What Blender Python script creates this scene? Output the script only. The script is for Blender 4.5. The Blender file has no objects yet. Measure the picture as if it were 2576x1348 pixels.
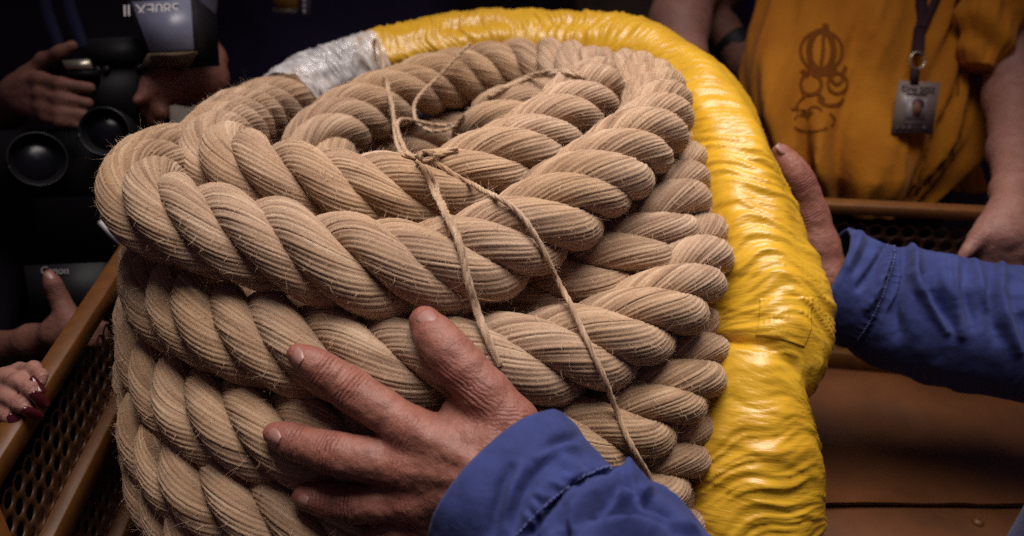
import bpy, math, random
import numpy as np
from mathutils import Vector, Matrix
from mathutils.bvhtree import BVHTree

random.seed(7)
RNG = np.random.default_rng(11)
SC = bpy.context.scene
COL = SC.collection
PI = math.pi

# ------------------------------------------------------------------ camera
PITCH = math.radians(30.0)
FPX = 2143.0                      # focal length in photo pixels (2576 x 1348 frame)
CAM = np.array([0.0, 0.0, 1.26])
cs, sn = math.cos(PITCH), math.sin(PITCH)
RIGHT = np.array([1.0, 0, 0]); FWD = np.array([0, cs, -sn]); UP = np.array([0, sn, cs])
cd = bpy.data.cameras.new('camera'); cam = bpy.data.objects.new('camera', cd); COL.objects.link(cam)
cam.location = CAM; cam.rotation_euler = (math.radians(90) - PITCH, 0, 0)
cd.sensor_width = 36.0; cd.lens = 36.0 * FPX / 2576.0
cd.clip_start = 0.02; cd.clip_end = 200
cd.dof.use_dof = True; cd.dof.focus_distance = 0.64; cd.dof.aperture_fstop = 4.8
SC.camera = cam

# ------------------------------------------------------------------ world + lamps
w = bpy.data.worlds.new('World'); SC.world = w; w.use_nodes = True
bg = w.node_tree.nodes['Background']
bg.inputs[0].default_value = (0.92, 0.62, 0.86, 1); bg.inputs[1].default_value = 0.062

def area_lamp(name, loc, target, size, power, color, spread=180):
    l = bpy.data.lights.new(name, 'AREA'); l.shape = 'DISK'; l.size = size; l.energy = power; l.color = color
    l.spread = math.radians(spread)
    o = bpy.data.objects.new(name, l); COL.objects.link(o); o.location = loc
    o.rotation_euler = (Vector(target) - Vector(loc)).to_track_quat('-Z', 'Y').to_euler()
    return o
area_lamp('overhead_daylight_area', (0.11, 0.71, 1.88), (0.08, 0.66, 0.95), 1.05, 6.3, (1.0, 0.93, 0.88), 72)  # added area light standing for overhead daylight, spread narrowed to dim the background

vs = SC.view_settings
vs.view_transform = 'Standard'; vs.look = 'None'; vs.exposure = 0.0; vs.gamma = 1.0
SC.cycles.use_denoising = False
SC.cycles.max_bounces = 6

# ------------------------------------------------------------------ pixel -> place helpers
def P(px, py, d):
    return CAM + d * (RIGHT * ((px - 1288.0) / FPX) + FWD - UP * ((py - 674.0) / FPX))
def PZ(px, py, z):
    v = P(px, py, 1.0) - CAM
    return CAM + v * ((z - CAM[2]) / v[2])
def PY(px, py, y):
    v = P(px, py, 1.0) - CAM
    return CAM + v * (y / v[1])
def depth_of(p): return float(np.dot(np.asarray(p) - CAM, FWD))
def px2m(r, d): return r * d / FPX

# ------------------------------------------------------------------ noise
def _h(ix, iy, iz):
    n = (ix.astype(np.int64) * 374761393 + iy.astype(np.int64) * 668265263 + iz.astype(np.int64) * 2147483647) & 0xffffffff
    n = ((n ^ (n >> 13)) * 1274126177) & 0xffffffff
    n = (n ^ (n >> 16)) & 0xffffff
    return n / float(0xffffff)
def vnoise(x, y, z=None):
    x = np.asarray(x, float); y = np.asarray(y, float)
    z = np.zeros_like(x) if z is None else np.asarray(z, float)
    x, y, z = np.broadcast_arrays(x, y, z)
    ix, iy, iz = np.floor(x).astype(np.int64), np.floor(y).astype(np.int64), np.floor(z).astype(np.int64)
    fx, fy, fz = x - ix, y - iy, z - iz
    fx = fx * fx * (3 - 2 * fx); fy = fy * fy * (3 - 2 * fy); fz = fz * fz * (3 - 2 * fz)
    r = 0
    for a in (0, 1):
        for b in (0, 1):
            for c in (0, 1):
                r = r + _h(ix + a, iy + b, iz + c) * (fx if a else 1 - fx) * (fy if b else 1 - fy) * (fz if c else 1 - fz)
    return r
def fbm(x, y, z=None, o=3):
    r = 0; a = 1; t = 0
    z = 0 * np.asarray(x) if z is None else z
    for i in range(o):
        r = r + a * vnoise(np.asarray(x) * 2 ** i + 17 * i, np.asarray(y) * 2 ** i + 5 * i, np.asarray(z) * 2 ** i); t += a; a *= .5
    return r / t

# ------------------------------------------------------------------ mesh helpers
def unit(v):
    v = np.asarray(v, float); return v / (np.linalg.norm(v, axis=-1, keepdims=True) + 1e-12)
def spline(pts, step):
    p = np.asarray(pts, float)
    ext = np.vstack([2 * p[0] - p[1], p, 2 * p[-1] - p[-2]])
    out = []
    for i in range(1, len(ext) - 2):
        p0, p1, p2, p3 = ext[i - 1:i + 3]
        t = np.linspace(0, 1, 40, endpoint=False)[:, None]
        out.append(.5 * ((2 * p1) + (-p0 + p2) * t + (2 * p0 - 5 * p1 + 4 * p2 - p3) * t ** 2 + (-p0 + 3 * p1 - 3 * p2 + p3) * t ** 3))
    c = np.vstack(out + [p[-1:]])
    k = 10
    for _ in range(2):                       # soften the joints of the curve
        pad = np.vstack([np.repeat(c[:1], k, 0), c, np.repeat(c[-1:], k, 0)])
        c2 = np.stack([np.convolve(pad[:, j], np.ones(2 * k + 1) / (2 * k + 1), 'valid') for j in range(c.shape[1])], 1)
        c2[0] = c[0]; c2[-1] = c[-1]; c = c2
    seg = np.linalg.norm(np.diff(c[:, :3], axis=0), axis=1); s = np.concatenate([[0], np.cumsum(seg)])
    n = max(4, int(round(s[-1] / step)) + 1)
    si = np.linspace(0, s[-1], n)
    return np.stack([np.interp(si, s, c[:, j]) for j in range(c.shape[1])], 1), si
def frames(C, ref=None):
    T = unit(np.gradient(C, axis=0))
    N = np.zeros_like(C)
    r = np.array([0, 0, 1.0]) if ref is None else np.asarray(ref, float)
    if ref is not None:
        N = unit(r[None] - T * (T @ r)[:, None])
    else:
        n = r - T[0] * (T[0] @ r)
        if np.linalg.norm(n) < 1e-3: n = np.array([1.0, 0, 0])
        N[0] = unit(n)
        for i in range(1, len(C)):
            n = N[i - 1] - T[i] * (T[i] @ N[i - 1]); N[i] = unit(n)
    return T, N, np.cross(T, N)
def grid_faces(nu, nv, wrap=True):
    i = np.arange(nu - 1)[:, None]; m = nv if wrap else nv - 1
    j = np.arange(m)[None]
    j2 = (j + 1) % nv
    return np.stack([i * nv + j, i * nv + j2, (i + 1) * nv + j2, (i + 1) * nv + j], -1).reshape(-1, 4)
def mk(name, V, F, mat, parent=None, smooth=True, attrs=None, uv=None):
    """F: array (n,k) or a list of arrays"""
    V = np.asarray(V, float)
    if parent is not None:
        o_ = parent; base = np.zeros(3)
        while o_ is not None:
            base = base + np.array(o_.location); o_ = o_.parent
        V = V - base
    Fs = F if isinstance(F, list) else [F]
    Fs = [np.asarray(f, np.int64) for f in Fs if len(f)]
    me = bpy.data.meshes.new(name)
    me.vertices.add(len(V)); me.vertices.foreach_set('co', V.astype(np.float32).ravel())
    li = np.concatenate([f.ravel() for f in Fs]); tot = np.concatenate([np.full(len(f), f.shape[1]) for f in Fs])
    st = np.concatenate([[0], np.cumsum(tot)[:-1]])
    me.loops.add(len(li)); me.loops.foreach_set('vertex_index', li.astype(np.int32))
    me.polygons.add(len(tot)); me.polygons.foreach_set('loop_start', st.astype(np.int32))
    me.polygons.foreach_set('loop_total', tot.astype(np.int32))
    if smooth: me.polygons.foreach_set('use_smooth', np.ones(len(tot), bool))
    me.update(calc_edges=True); me.validate()
    for k, a in (attrs or {}).items():
        at = me.attributes.new(k, 'FLOAT', 'POINT'); at.data.foreach_set('value', np.asarray(a, np.float32))
    if uv is not None:
        ul = me.uv_layers.new(name='UVMap'); ul.data.foreach_set('uv', np.asarray(uv, np.float32)[li].ravel())
    if mat is not None: me.materials.append(mat)
    o = bpy.data.objects.new(name, me); COL.objects.link(o)
    if parent is not None: o.parent = parent
    return o
def thing(name, label, cat, loc, group=None, kind=None):
    o = bpy.data.objects.new(name, None); COL.objects.link(o); o.location = [float(x) for x in loc]
    o.empty_display_size = .05
    if label: o['label'] = label
    if cat: o['category'] = cat
    if group: o['group'] = group
    if kind: o['kind'] = kind
    return o
def tag(o, label=None, cat=None, group=None, kind=None):
    for k, v in (('label', label), ('category', cat), ('group', group), ('kind', kind)):
        if v: o[k] = v
    return o
def box_vf(c, sx, sy, sz, R=None, bev=0.0):
    """bevelled box: centre c, half sizes; R 3x3 columns = axes"""
    s = np.array([sx, sy, sz], float); b = min(bev, .45 * s.min() * 2 * .5)
    if b <= 0:
        v = np.array([[x, y, z] for x in (-1, 1) for y in (-1, 1) for z in (-1, 1)], float) * s
        f = np.array([[0, 1, 3, 2], [4, 6, 7, 5], [0, 4, 5, 1], [2, 3, 7, 6], [0, 2, 6, 4], [1, 5, 7, 3]])
        fs = [f]
    else:
        v = []; idx = {}
        for x in (-1, 1):
            for y in (-1, 1):
                for z in (-1, 1):
                    for ax in range(3):
                        q = s * np.array([x, y, z]); q = q - b * np.array([x, y, z]) * (np.arange(3) != ax)
                        idx[(x, y, z, ax)] = len(v); v.append(q)
        v = np.array(v); f4 = []; f3 = []
        S = (-1, 1)
        def I(c3, ax): return idx[(c3[0], c3[1], c3[2], ax)]
        for ax in range(3):
            a, c_ = [k for k in range(3) if k != ax]
            for sg in S:
                q = []
                for (p, r) in ((-1, -1), (1, -1), (1, 1), (-1, 1)):
                    c3 = [0, 0, 0]; c3[ax] = sg; c3[a] = p; c3[c_] = r; q.append(I(c3, ax))
                f4.append(q)
            for p in S:
                for r in S:
                    e = []
                    for sg, o1, o2 in ((-1, a, c_), (1, c_, a)):
                        c3 = [0, 0, 0]; c3[ax] = sg; c3[a] = p; c3[c_] = r; e += [I(c3, o1), I(c3, o2)]
                    f4.append(e)
        for x in S:
            for y in S:
                for z in S: f3.append([I((x, y, z), k) for k in range(3)])
        fs = [np.array(f4), np.array(f3)]
    if R is not None: v = v @ np.asarray(R, float).T
    return v + np.asarray(c, float), fs
def fix_normals(o):
    import bmesh
    bm = bmesh.new(); bm.from_mesh(o.data); bmesh.ops.recalc_face_normals(bm, faces=bm.faces); bm.to_mesh(o.data); bm.free()
def box(name, c, sx, sy, sz, mat, parent=None, R=None, bev=0.002):
    v, f = box_vf(c, sx, sy, sz, R, bev); o = mk(name, v, f, mat, parent, smooth=False); fix_normals(o); return o
def bar(name, a, b, wdt, hgt, mat, parent=None, up=(0, 0, 1), bev=.002):
    a = np.asarray(a, float); b = np.asarray(b, float); T = unit(b - a); u = np.asarray(up, float)
    u = unit(u - T * (u @ T)); s = np.cross(T, u)
    return box(name, (a + b) / 2, np.linalg.norm(b - a) / 2, wdt / 2, hgt / 2, mat, parent, np.stack([T, s, u], 1), bev)
def tube_vf(C, r, nv, ref=None, disp=None, cap=True, squash=None, sl=None):
    """C centres, r radius array; disp(s,theta)->outward metres"""
    T, N, B = frames(C, ref)
    th = np.linspace(0, 2 * PI, nv, endpoint=False)
    s = np.concatenate([[0], np.cumsum(np.linalg.norm(np.diff(C, axis=0), axis=1))]) if sl is None else sl
    SS, TH = np.meshgrid(s, th, indexing='ij')
    R = np.repeat(np.asarray(r, float)[:, None], nv, 1)
    if disp is not None: R = R + disp(SS, TH)
    a = 1.0 if squash is None else squash
    V = C[:, None] + R[..., None] * (np.cos(TH)[..., None] * N[:, None] * a + np.sin(TH)[..., None] * B[:, None])
    F = [grid_faces(len(C), nv)]
    V = V.reshape(-1, 3)
    if cap:
        n = len(V); V = np.vstack([V, C[:1], C[-1:]])
        j = np.arange(nv)
        F.append(np.stack([(j + 1) % nv, j, np.full(nv, n)], 1))
        k = (len(C) - 1) * nv
        F.append(np.stack([k + j, k + (j + 1) % nv, np.full(nv, n + 1)], 1))
    uv = np.stack([SS, TH / (2 * PI)], -1).reshape(-1, 2)
    if cap: uv = np.vstack([uv, [[0, 0], [0, 0]]])
    return V, F, uv
def tube(name, pts, rads, mat, parent, nv=24, step=.004, **kw):
    q, s = spline(np.column_stack([np.asarray(pts, float), np.asarray(rads, float)]), step)
    V, F, uv = tube_vf(q[:, :3], q[:, 3], nv, **kw)
    return mk(name, V, F, mat, parent, uv=uv)

# ------------------------------------------------------------------ implicit skin (round cones, smooth union, surface nets)
def sdf_mesh(prims, res, ksm, pad=.012):
    A = np.array([p[0] for p in prims]); Bq = np.array([p[1] for p in prims]); RA = [p[2] for p in prims]; RB = [p[3] for p in prims]
    rm = max(max(RA), max(RB)) + pad
    lo = np.minimum(A.min(0), Bq.min(0)) - rm; hi = np.maximum(A.max(0), Bq.max(0)) + rm
    n = np.ceil((hi - lo) / res).astype(int) + 1
    ax = [lo[i] + res * np.arange(n[i]) for i in range(3)]
    D = np.full(n, .05)
    for pi_, p in enumerate(prims):
        a, b, ra, rb = p[0], p[1], p[2], p[3]; k = p[4] if len(p) > 4 else ksm
        l2 = np.minimum(a, b) - max(ra, rb) - .03; h2 = np.maximum(a, b) + max(ra, rb) + .03
        i0 = np.clip(((l2 - lo) / res).astype(int), 0, n); i1 = np.clip(((h2 - lo) / res).astype(int) + 1, 0, n)
        X, Y, Z = np.meshgrid(ax[0][i0[0]:i1[0]], ax[1][i0[1]:i1[1]], ax[2][i0[2]:i1[2]], indexing='ij')
        ba = b - a; L = ba @ ba + 1e-12
        t = np.clip(((X - a[0]) * ba[0] + (Y - a[1]) * ba[1] + (Z - a[2]) * ba[2]) / L, 0, 1)
        d = np.sqrt((X - a[0] - t * ba[0]) ** 2 + (Y - a[1] - t * ba[1]) ** 2 + (Z - a[2] - t * ba[2]) ** 2) - (ra + (rb - ra) * t)
        sl = D[i0[0]:i1[0], i0[1]:i1[1], i0[2]:i1[2]]
        if k < 0:      # carve
            k = -k; d = -d
            h = np.clip(.5 - .5 * (d - sl) / k, 0, 1); sl[...] = d + (sl - d) * h + k * h * (1 - h)
        else:
            h = np.clip(.5 + .5 * (sl - d) / k, 0, 1); sl[...] = sl + (d - sl) * h - k * h * (1 - h)
    return nets(D, lo, res)
def nets(D, lo, res):
    S = D < 0; nx, ny, nz = D.shape
    acc = np.zeros((nx - 1, ny - 1, nz - 1, 3)); cnt = np.zeros((nx - 1, ny - 1, nz - 1))
    edges = []
    for axis in range(3):
        sl0 = [slice(None)] * 3; sl1 = [slice(None)] * 3; sl0[axis] = slice(0, -1); sl1[axis] = slice(1, None)
        d0, d1 = D[tuple(sl0)], D[tuple(sl1)]
        cr = (d0 < 0) != (d1 < 0)
        idx = np.argwhere(cr)
        t = d0[cr] / (d0[cr] - d1[cr])
        pos = idx.astype(float); pos[:, axis] += t
        o = [k for k in range(3) if k != axis]
        for da in (0, -1):
            for db in (0, -1):
                c = idx.copy(); c[:, o[0]] += da; c[:, o[1]] += db
                ok = np.all((c >= 0) & (c < np.array(cnt.shape)), 1)
                np.add.at(acc, tuple(c[ok].T), pos[ok]); np.add.at(cnt, tuple(c[ok].T), 1)
        edges.append((axis, idx, d0[cr] < 0))
    m = cnt > 0
    vid = np.full(cnt.shape, -1); vid[m] = np.arange(m.sum())
    V = acc[m] / cnt[m][:, None]
    F = []
    for axis, idx, neg in edges:
        o = [(axis + 1) % 3, (axis + 2) % 3]
        q = []
        for da, db in ((0, 0), (-1, 0), (-1, -1), (0, -1)):
            c = idx.copy(); c[:, o[0]] += da; c[:, o[1]] += db
            ok = np.all((c >= 0) & (c < np.array(cnt.shape)), 1)
            cc = np.clip(c, 0, np.array(cnt.shape) - 1)
            q.append(np.where(ok, vid[tuple(cc.T)], -1))
        q = np.stack(q, 1); good = (q >= 0).all(1)
        q = q[good]; ng = neg[good]
        q[~ng] = q[~ng][:, ::-1]
        F.append(q)
    return lo + V * res, np.vstack(F)
def smooth_vf(V, F, it=2, lam=.5):
    e = np.vstack([F[:, [0, 1]], F[:, [1, 2]], F[:, [2, 3]], F[:, [3, 0]]]); e = np.vstack([e, e[:, ::-1]])
    n = len(V); deg = np.bincount(e[:, 0], minlength=n)[:, None]
    for k in range(it):
        for l_ in (lam, -lam * 1.04) if k < it - 1 else (lam,):
            s = np.stack([np.bincount(e[:, 0], V[e[:, 1], j], minlength=n) for j in range(3)], 1)
            V = V + l_ * (s / np.maximum(deg, 1) - V)
    return V
def vnormals(V, F):
    fn = np.cross(V[F[:, 2]] - V[F[:, 0]], V[F[:, 3]] - V[F[:, 1]])
    N = np.zeros_like(V)
    for j in range(F.shape[1]):
        for k in range(3): N[:, k] += np.bincount(F[:, j], fn[:, k], minlength=len(V))
    return unit(N)

# ------------------------------------------------------------------ materials
MATS = {}
def nmat(name):
    m = bpy.data.materials.new(name); m.use_nodes = True; nt = m.node_tree
    b = nt.nodes['Principled BSDF']; MATS[name] = m
    return m, nt, b
def N_(nt, t, **kw):
    n = nt.nodes.new(t)
    for k, v in kw.items():
        if k.startswith('i_'):
            n.inputs[k[2:].replace('_', ' ')].default_value = v
        else: setattr(n, k, v)
    return n
def L_(nt, a, b): nt.links.new(a, b)
def ramp(nt, fac, stops):
    r = nt.nodes.new('ShaderNodeValToRGB'); cr = r.color_ramp
    while len(cr.elements) < len(stops): cr.elements.new(.5)
    for e, (p, c) in zip(cr.elements, stops): e.position = p; e.color = (c[0], c[1], c[2], 1)
    L_(nt, fac, r.inputs[0]); return r.outputs[0]
def noise(nt, vec, scale, detail=4, rough=.55):
    n = N_(nt, 'ShaderNodeTexNoise'); n.inputs['Scale'].default_value = scale; n.inputs['Detail'].default_value = detail
    n.inputs['Roughness'].default_value = rough
    if vec is not None: L_(nt, vec, n.inputs['Vector'])
    return n.outputs['Fac']
def bump(nt, h, strength, dist, prev=None):
    b = N_(nt, 'ShaderNodeBump'); b.inputs['Strength'].default_value = strength; b.inputs['Distance'].default_value = dist
    L_(nt, h, b.inputs['Height'])
    if prev is not None: L_(nt, prev, b.inputs['Normal'])
    return b.outputs[0]
def math_(nt, op, a, b=None, c=None):
    m = N_(nt, 'ShaderNodeMath', operation=op)
    for i, v in enumerate((a, b, c)):
        if v is None: continue
        if isinstance(v, (int, float)): m.inputs[i].default_value = v
        else: L_(nt, v, m.inputs[i])
    return m.outputs[0]
def mapping(nt, vec, scale):
    m = N_(nt, 'ShaderNodeMapping'); m.inputs['Scale'].default_value = scale; L_(nt, vec, m.inputs['Vector']); return m.outputs[0]
def attr(nt, nm): return N_(nt, 'ShaderNodeAttribute', attribute_name=nm).outputs['Fac']
def geo_pos(nt): return N_(nt, 'ShaderNodeNewGeometry').outputs['Position']
def mixc(nt, fac, a, b, mode='MIX'):
    m = N_(nt, 'ShaderNodeMix', data_type='RGBA', blend_type=mode)
    for i, v in ((0, fac), (6, a), (7, b)):
        if isinstance(v, (int, float)): m.inputs[i].default_value = v
        elif isinstance(v, tuple): m.inputs[i].default_value = (*v, 1)
        else: L_(nt, v, m.inputs[i])
    return m.outputs[2]

def m_jute():
    m, nt, b = nmat('jute')
    pos = geo_pos(nt); t = attr(nt, 'tint')
    n1 = noise(nt, pos, 26, 4); n2 = noise(nt, pos, 1100, 3, .75); n3 = noise(nt, pos, 7, 2)
    uv = N_(nt, 'ShaderNodeUVMap').outputs[0]
    sp = N_(nt, 'ShaderNodeSeparateXYZ'); L_(nt, uv, sp.inputs[0])
    cb = N_(nt, 'ShaderNodeCombineXYZ')          # fibres lie at a slant along each yarn
    L_(nt, math_(nt, 'ADD', math_(nt, 'MULTIPLY', sp.outputs[0], 330.0), math_(nt, 'MULTIPLY', sp.outputs[1], 110.0)), cb.inputs[0])
    L_(nt, math_(nt, 'MULTIPLY', sp.outputs[1], 620.0), cb.inputs[1])
    fib = noise(nt, cb.outputs[0], 1, 5, .8)
    f = math_(nt, 'ADD', math_(nt, 'MULTIPLY', t, .60), math_(nt, 'MULTIPLY', n1, .40))
    f = math_(nt, 'ADD', f, math_(nt, 'MULTIPLY', math_(nt, 'SUBTRACT', n2, .5), .55))
    f = math_(nt, 'ADD', f, math_(nt, 'MULTIPLY', math_(nt, 'SUBTRACT', fib, .5), .9))
    c1 = ramp(nt, f, [(.02, (.15, .070, .035)), (.30, (.330, .188, .100)), (.56, (.460, .283, .160)), (.94, (.62, .418, .258))])
    c2 = ramp(nt, f, [(.02, (.16, .080, .048)), (.30, (.340, .205, .128)), (.56, (.460, .298, .194)), (.94, (.62, .440, .305))])
    c = mixc(nt, ramp(nt, n3, [(.38, (0, 0, 0)), (.62, (1, 1, 1))]), c1, c2)
    L_(nt, c, b.inputs['Base Color']); b.inputs['Roughness'].default_value = .78
    b.inputs['Specular IOR Level'].default_value = .18
    h = bump(nt, fib, .7, .0015); h = bump(nt, n2, .5, .0010, h)
    L_(nt, h, b.inputs['Normal'])
    b.inputs['Sheen Weight'].default_value = .25; b.inputs['Sheen Roughness'].default_value = .6
    b.inputs['Sheen Tint'].default_value = (.95, .78, .62, 1)
    b.inputs['Subsurface Weight'].default_value = .15; b.inputs['Subsurface Radius'].default_value = (1.0, .55, .35); b.inputs['Subsurface Scale'].default_value = .003
    return m
def m_plain(name, col, rough=.6, spec=.5, metal=0, nscale=60, namp=.25, bstr=.2, bdist=.001):
    m, nt, b = nmat(name); pos = geo_pos(nt)
    n = noise(nt, pos, nscale, 5)
    f = math_(nt, 'ADD', math_(nt, 'MULTIPLY', math_(nt, 'SUBTRACT', n, .5), namp * 2), 1.0)
    c = N_(nt, 'ShaderNodeVectorMath', operation='SCALE'); c.inputs[0].default_value = col; L_(nt, f, c.inputs['Scale'])
    L_(nt, c.outputs[0], b.inputs['Base Color']); b.inputs['Roughness'].default_value = rough
    b.inputs['Specular IOR Level'].default_value = spec; b.inputs['Metallic'].default_value = metal
    L_(nt, bump(nt, n, bstr, bdist), b.inputs['Normal'])
    return m
def m_skin(name, c1, c2, c3, rough=.5):
    m, nt, b = nmat(name); pos = geo_pos(nt)
    red = attr(nt, 'red'); wr = attr(nt, 'wr'); wm = attr(nt, 'wm')
    n1 = noise(nt, pos, 70, 4); n2 = noise(nt, pos, 420, 3)
    f = math_(nt, 'ADD', math_(nt, 'MULTIPLY', n1, .8), math_(nt, 'MULTIPLY', n2, .3))
    base = ramp(nt, f, [(.3, c2), (.75, c1)])
    col = mixc(nt, math_(nt, 'MULTIPLY', red, .8), base, c3)
    # folds in the skin over the joints
    warp = math_(nt, 'MULTIPLY', math_(nt, 'SUBTRACT', noise(nt, pos, 160, 2), .5), .0042)
    wv = math_(nt, 'SINE', math_(nt, 'MULTIPLY', math_(nt, 'ADD', wr, warp), 2 * PI / .0030))
    wv = math_(nt, 'POWER', math_(nt, 'ADD', math_(nt, 'MULTIPLY', wv, .5), .5), .5)
    crease = math_(nt, 'MULTIPLY', math_(nt, 'SUBTRACT', 1.0, wv), wm)
    col = mixc(nt, math_(nt, 'MULTIPLY', crease, .35), col, (c3[0] * .45, c3[1] * .4, c3[2] * .4))
    L_(nt, col, b.inputs['Base Color'])
    b.inputs['Roughness'].default_value = rough; b.inputs['Specular IOR Level'].default_value = .38
    b.inputs['Subsurface Weight'].default_value = .12; b.inputs['Subsurface Radius'].default_value = (.006, .002, .001)
    b.inputs['Subsurface Scale'].default_value = .6
    h = bump(nt, math_(nt, 'MULTIPLY', crease, -1.0), 1.0, .0014)
    vo = N_(nt, 'ShaderNodeTexVoronoi', feature='DISTANCE_TO_EDGE'); vo.inputs['Scale'].default_value = 520; L_(nt, pos, vo.inputs['Vector'])
    h = bump(nt, math_(nt, 'MINIMUM', vo.outputs['Distance'], .25), .5, .0009, h)
    h = bump(nt, noise(nt, pos, 130, 5, .65), .35, .0030, h)
    L_(nt, h, b.inputs['Normal'])
    return m
def m_cloth(name, c1, c2, weave=1500, rough=.8, sheen=.2, fade=25):
    m, nt, b = nmat(name); pos = geo_pos(nt)
    n1 = noise(nt, pos, fade, 5, .6); n2 = noise(nt, pos, weave, 2, .6)
    f = math_(nt, 'ADD', math_(nt, 'MULTIPLY', n1, .8), math_(nt, 'MULTIPLY', n2, .25))
    L_(nt, ramp(nt, f, [(.3, c2), (.75, c1)]), b.inputs['Base Color'])
    b.inputs['Roughness'].default_value = rough; b.inputs['Specular IOR Level'].default_value = .2
    b.inputs['Sheen Weight'].default_value = sheen
    h = bump(nt, n2, .4, .0006); h = bump(nt, noise(nt, pos, 90, 4, .6), .3, .003, h)
    L_(nt, h, b.inputs['Normal'])
    return m
def m_yellow_film():
    m, nt, b = nmat('yellow_film'); pos = geo_pos(nt)
    uv = N_(nt, 'ShaderNodeUVMap').outputs[0]
    n1 = noise(nt, pos, 22, 4)
    n2 = noise(nt, mapping(nt, uv, (260, 14, 1)), 1, 4, .6)
    f = math_(nt, 'ADD', math_(nt, 'MULTIPLY', n1, .6), math_(nt, 'MULTIPLY', n2, .4))
    L_(nt, ramp(nt, f, [(.25, (.46, .222, .012)), (.5, (.55, .302, .018)), (.8, (.62, .370, .034))]), b.inputs['Base Color'])
    b.inputs['Roughness'].default_value = .30; b.inputs['Specular IOR Level'].default_value = .5
    b.inputs['Coat Weight'].default_value = .0; b.inputs['Coat Roughness'].default_value = .24
    h = bump(nt, n2, .45, .0020)
    h = bump(nt, noise(nt, mapping(nt, uv, (75, 5, 1)), 1, 3, .5), .35, .006, h)
    L_(nt, h, b.inputs['Normal']); L_(nt, h, b.inputs['Coat Normal'])
    return m
def m_clear_film():
    m, nt, b = nmat('clear_film'); pos = geo_pos(nt)
    uv = N_(nt, 'ShaderNodeUVMap').outputs[0]
    n2 = noise(nt, mapping(nt, uv, (150, 10, 1)), 1, 4, .6)
    n1 = noise(nt, pos, 60, 4)
    L_(nt, ramp(nt, n1, [(.3, (.56, .52, .51)), (.7, (.80, .77, .77))]), b.inputs['Base Color'])
    b.inputs['Roughness'].default_value = .13; b.inputs['Specular IOR Level'].default_value = .8
    al = N_(nt, 'ShaderNodeMapRange'); L_(nt, n2, al.inputs[0])
    al.inputs[1].default_value = .3; al.inputs[2].default_value = .7; al.inputs[3].default_value = .34; al.inputs[4].default_value = .92
    L_(nt, al.outputs[0], b.inputs['Alpha'])
    h = bump(nt, n2, .8, .003); L_(nt, h, b.inputs['Normal'])
    return m

M_JUTE = m_jute()
M_FUZZ = m_plain('jute_fibre', (.56, .375, .235), .8, .2)
M_SKIN = m_skin('skin', (.29, .118, .082), (.17, .060, .043), (.21, .054, .040))
M_SKIN_BG = m_skin('skin_dimmed', (.18, .072, .050), (.12, .046, .032), (.14, .045, .033), .65)  # background skin, darkened in the colour to look more dimly lit
M_SKIN_PALE = m_skin('skin_pale', (.33, .16, .125), (.24, .105, .080), (.28, .10, .08), .55)
M_NAIL = m_plain('fingernail', (.27, .130, .108), .38, .5, 0, 300, .1, .1, .0005)
M_NAIL_RED = m_plain('nail_varnish', (.055, .006, .010), .12, .6, 0, 200, .1, .02, .0003)
M_BLUE = m_cloth('blue_workwear', (.042, .056, .195), (.018, .025, .090), 1400, .85, .05, 38)
M_STITCH = m_plain('thread', (.10, .11, .26), .9, .1)
M_YEL = m_yellow_film(); M_CLR = m_clear_film()
M_ORANGE = m_cloth('orange_shirt', (.47, .175, .009), (.34, .105, .005), 1200, .85, .05, 12)  # base colour lowered in place of the weaker light behind the cart
M_ORANGE_D = m_plain('brown_print', (.17, .048, .006), .85, .1)
M_NAVY = m_cloth('navy_cloth', (.062, .052, .120), (.036, .030, .072), 1200, .9, .05, 14)
M_BLACK = m_cloth('black_cloth', (.016, .011, .018), (.010, .007, .012), 1200, .95, .0, 14)
M_GREYC = m_cloth('grey_cloth', (.085, .080, .120), (.06, .055, .085), 1200, .9, .05, 14)
M_KHAKI = m_cloth('khaki_cloth', (.16, .125, .09), (.10, .08, .06), 1200, .9, .05, 14)
M_RAIL = m_plain('ochre_paint', (.115, .040, .007), .5, .4, 0, 55, .45, .3, .0012)  # rail colour darkened to stand for light fall-off away from the coil
M_PANEL = m_plain('panel_paint', (.085, .034, .012), .45, .5, 0, 40, .25, .2, .001)  # panel colour darkened too, in place of dimmer light
M_FLOOR = m_plain('floor_paint', (.105, .036, .011), .40, .5, 0, 11, .85, .3, .004)  # floor colour lowered to imitate the dim light around the coil
M_GROUND = m_plain('asphalt', (.02, .018, .02), .95, .1, 0, 30, .3, .3, .004)
M_PLASTIC = m_plain('black_plastic', (.006, .005, .007), .6, .25, 0, 200, .1, .15, .0005)
M_GLASS = m_plain('lens_glass', (.004, .004, .007), .25, .3, 0, 50, .05, .0, .0005)
M_METAL = m_plain('steel', (.42, .38, .30), .35, .5, .8, 80, .1, .1, .0005)
M_DARKMETAL = m_plain('dark_metal', (.04, .04, .045), .4, .4, .8, 80, .1, .05, .0005)
M_FLASHP = m_plain('flash_panel', (.16, .165, .24), .35, .5, 0, 40, .25, .1, .001)
M_FLASHD = m_plain('flash_window', (.15, .105, .065), .3, .5, 0, 60, .2, .1, .001)
M_WHITE = m_plain('white_card', (.50, .44, .36), .7, .3, 0, 40, .1, .05, .001)
M_TEXT = m_plain('white_letter', (.75, .72, .72), .6, .3, 0, 40, .05, .05, .001)
M_CARD = m_plain('badge_card', (.20, .15, .135), .35, .5, 0, 60, .15, .05, .001)
M_PHOTO = m_plain('badge_photo', (.30, .25, .27), .4, .4, 0, 60, .1, .05, .001)
M_DARKP = m_plain('dark_ink', (.05, .025, .035), .5, .3, 0, 60, .1, .05, .001)
M_STRAP = m_plain('dark_ribbon', (.028, .010, .014), .8, .2, 0, 300, .2, .2, .0006)
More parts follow.
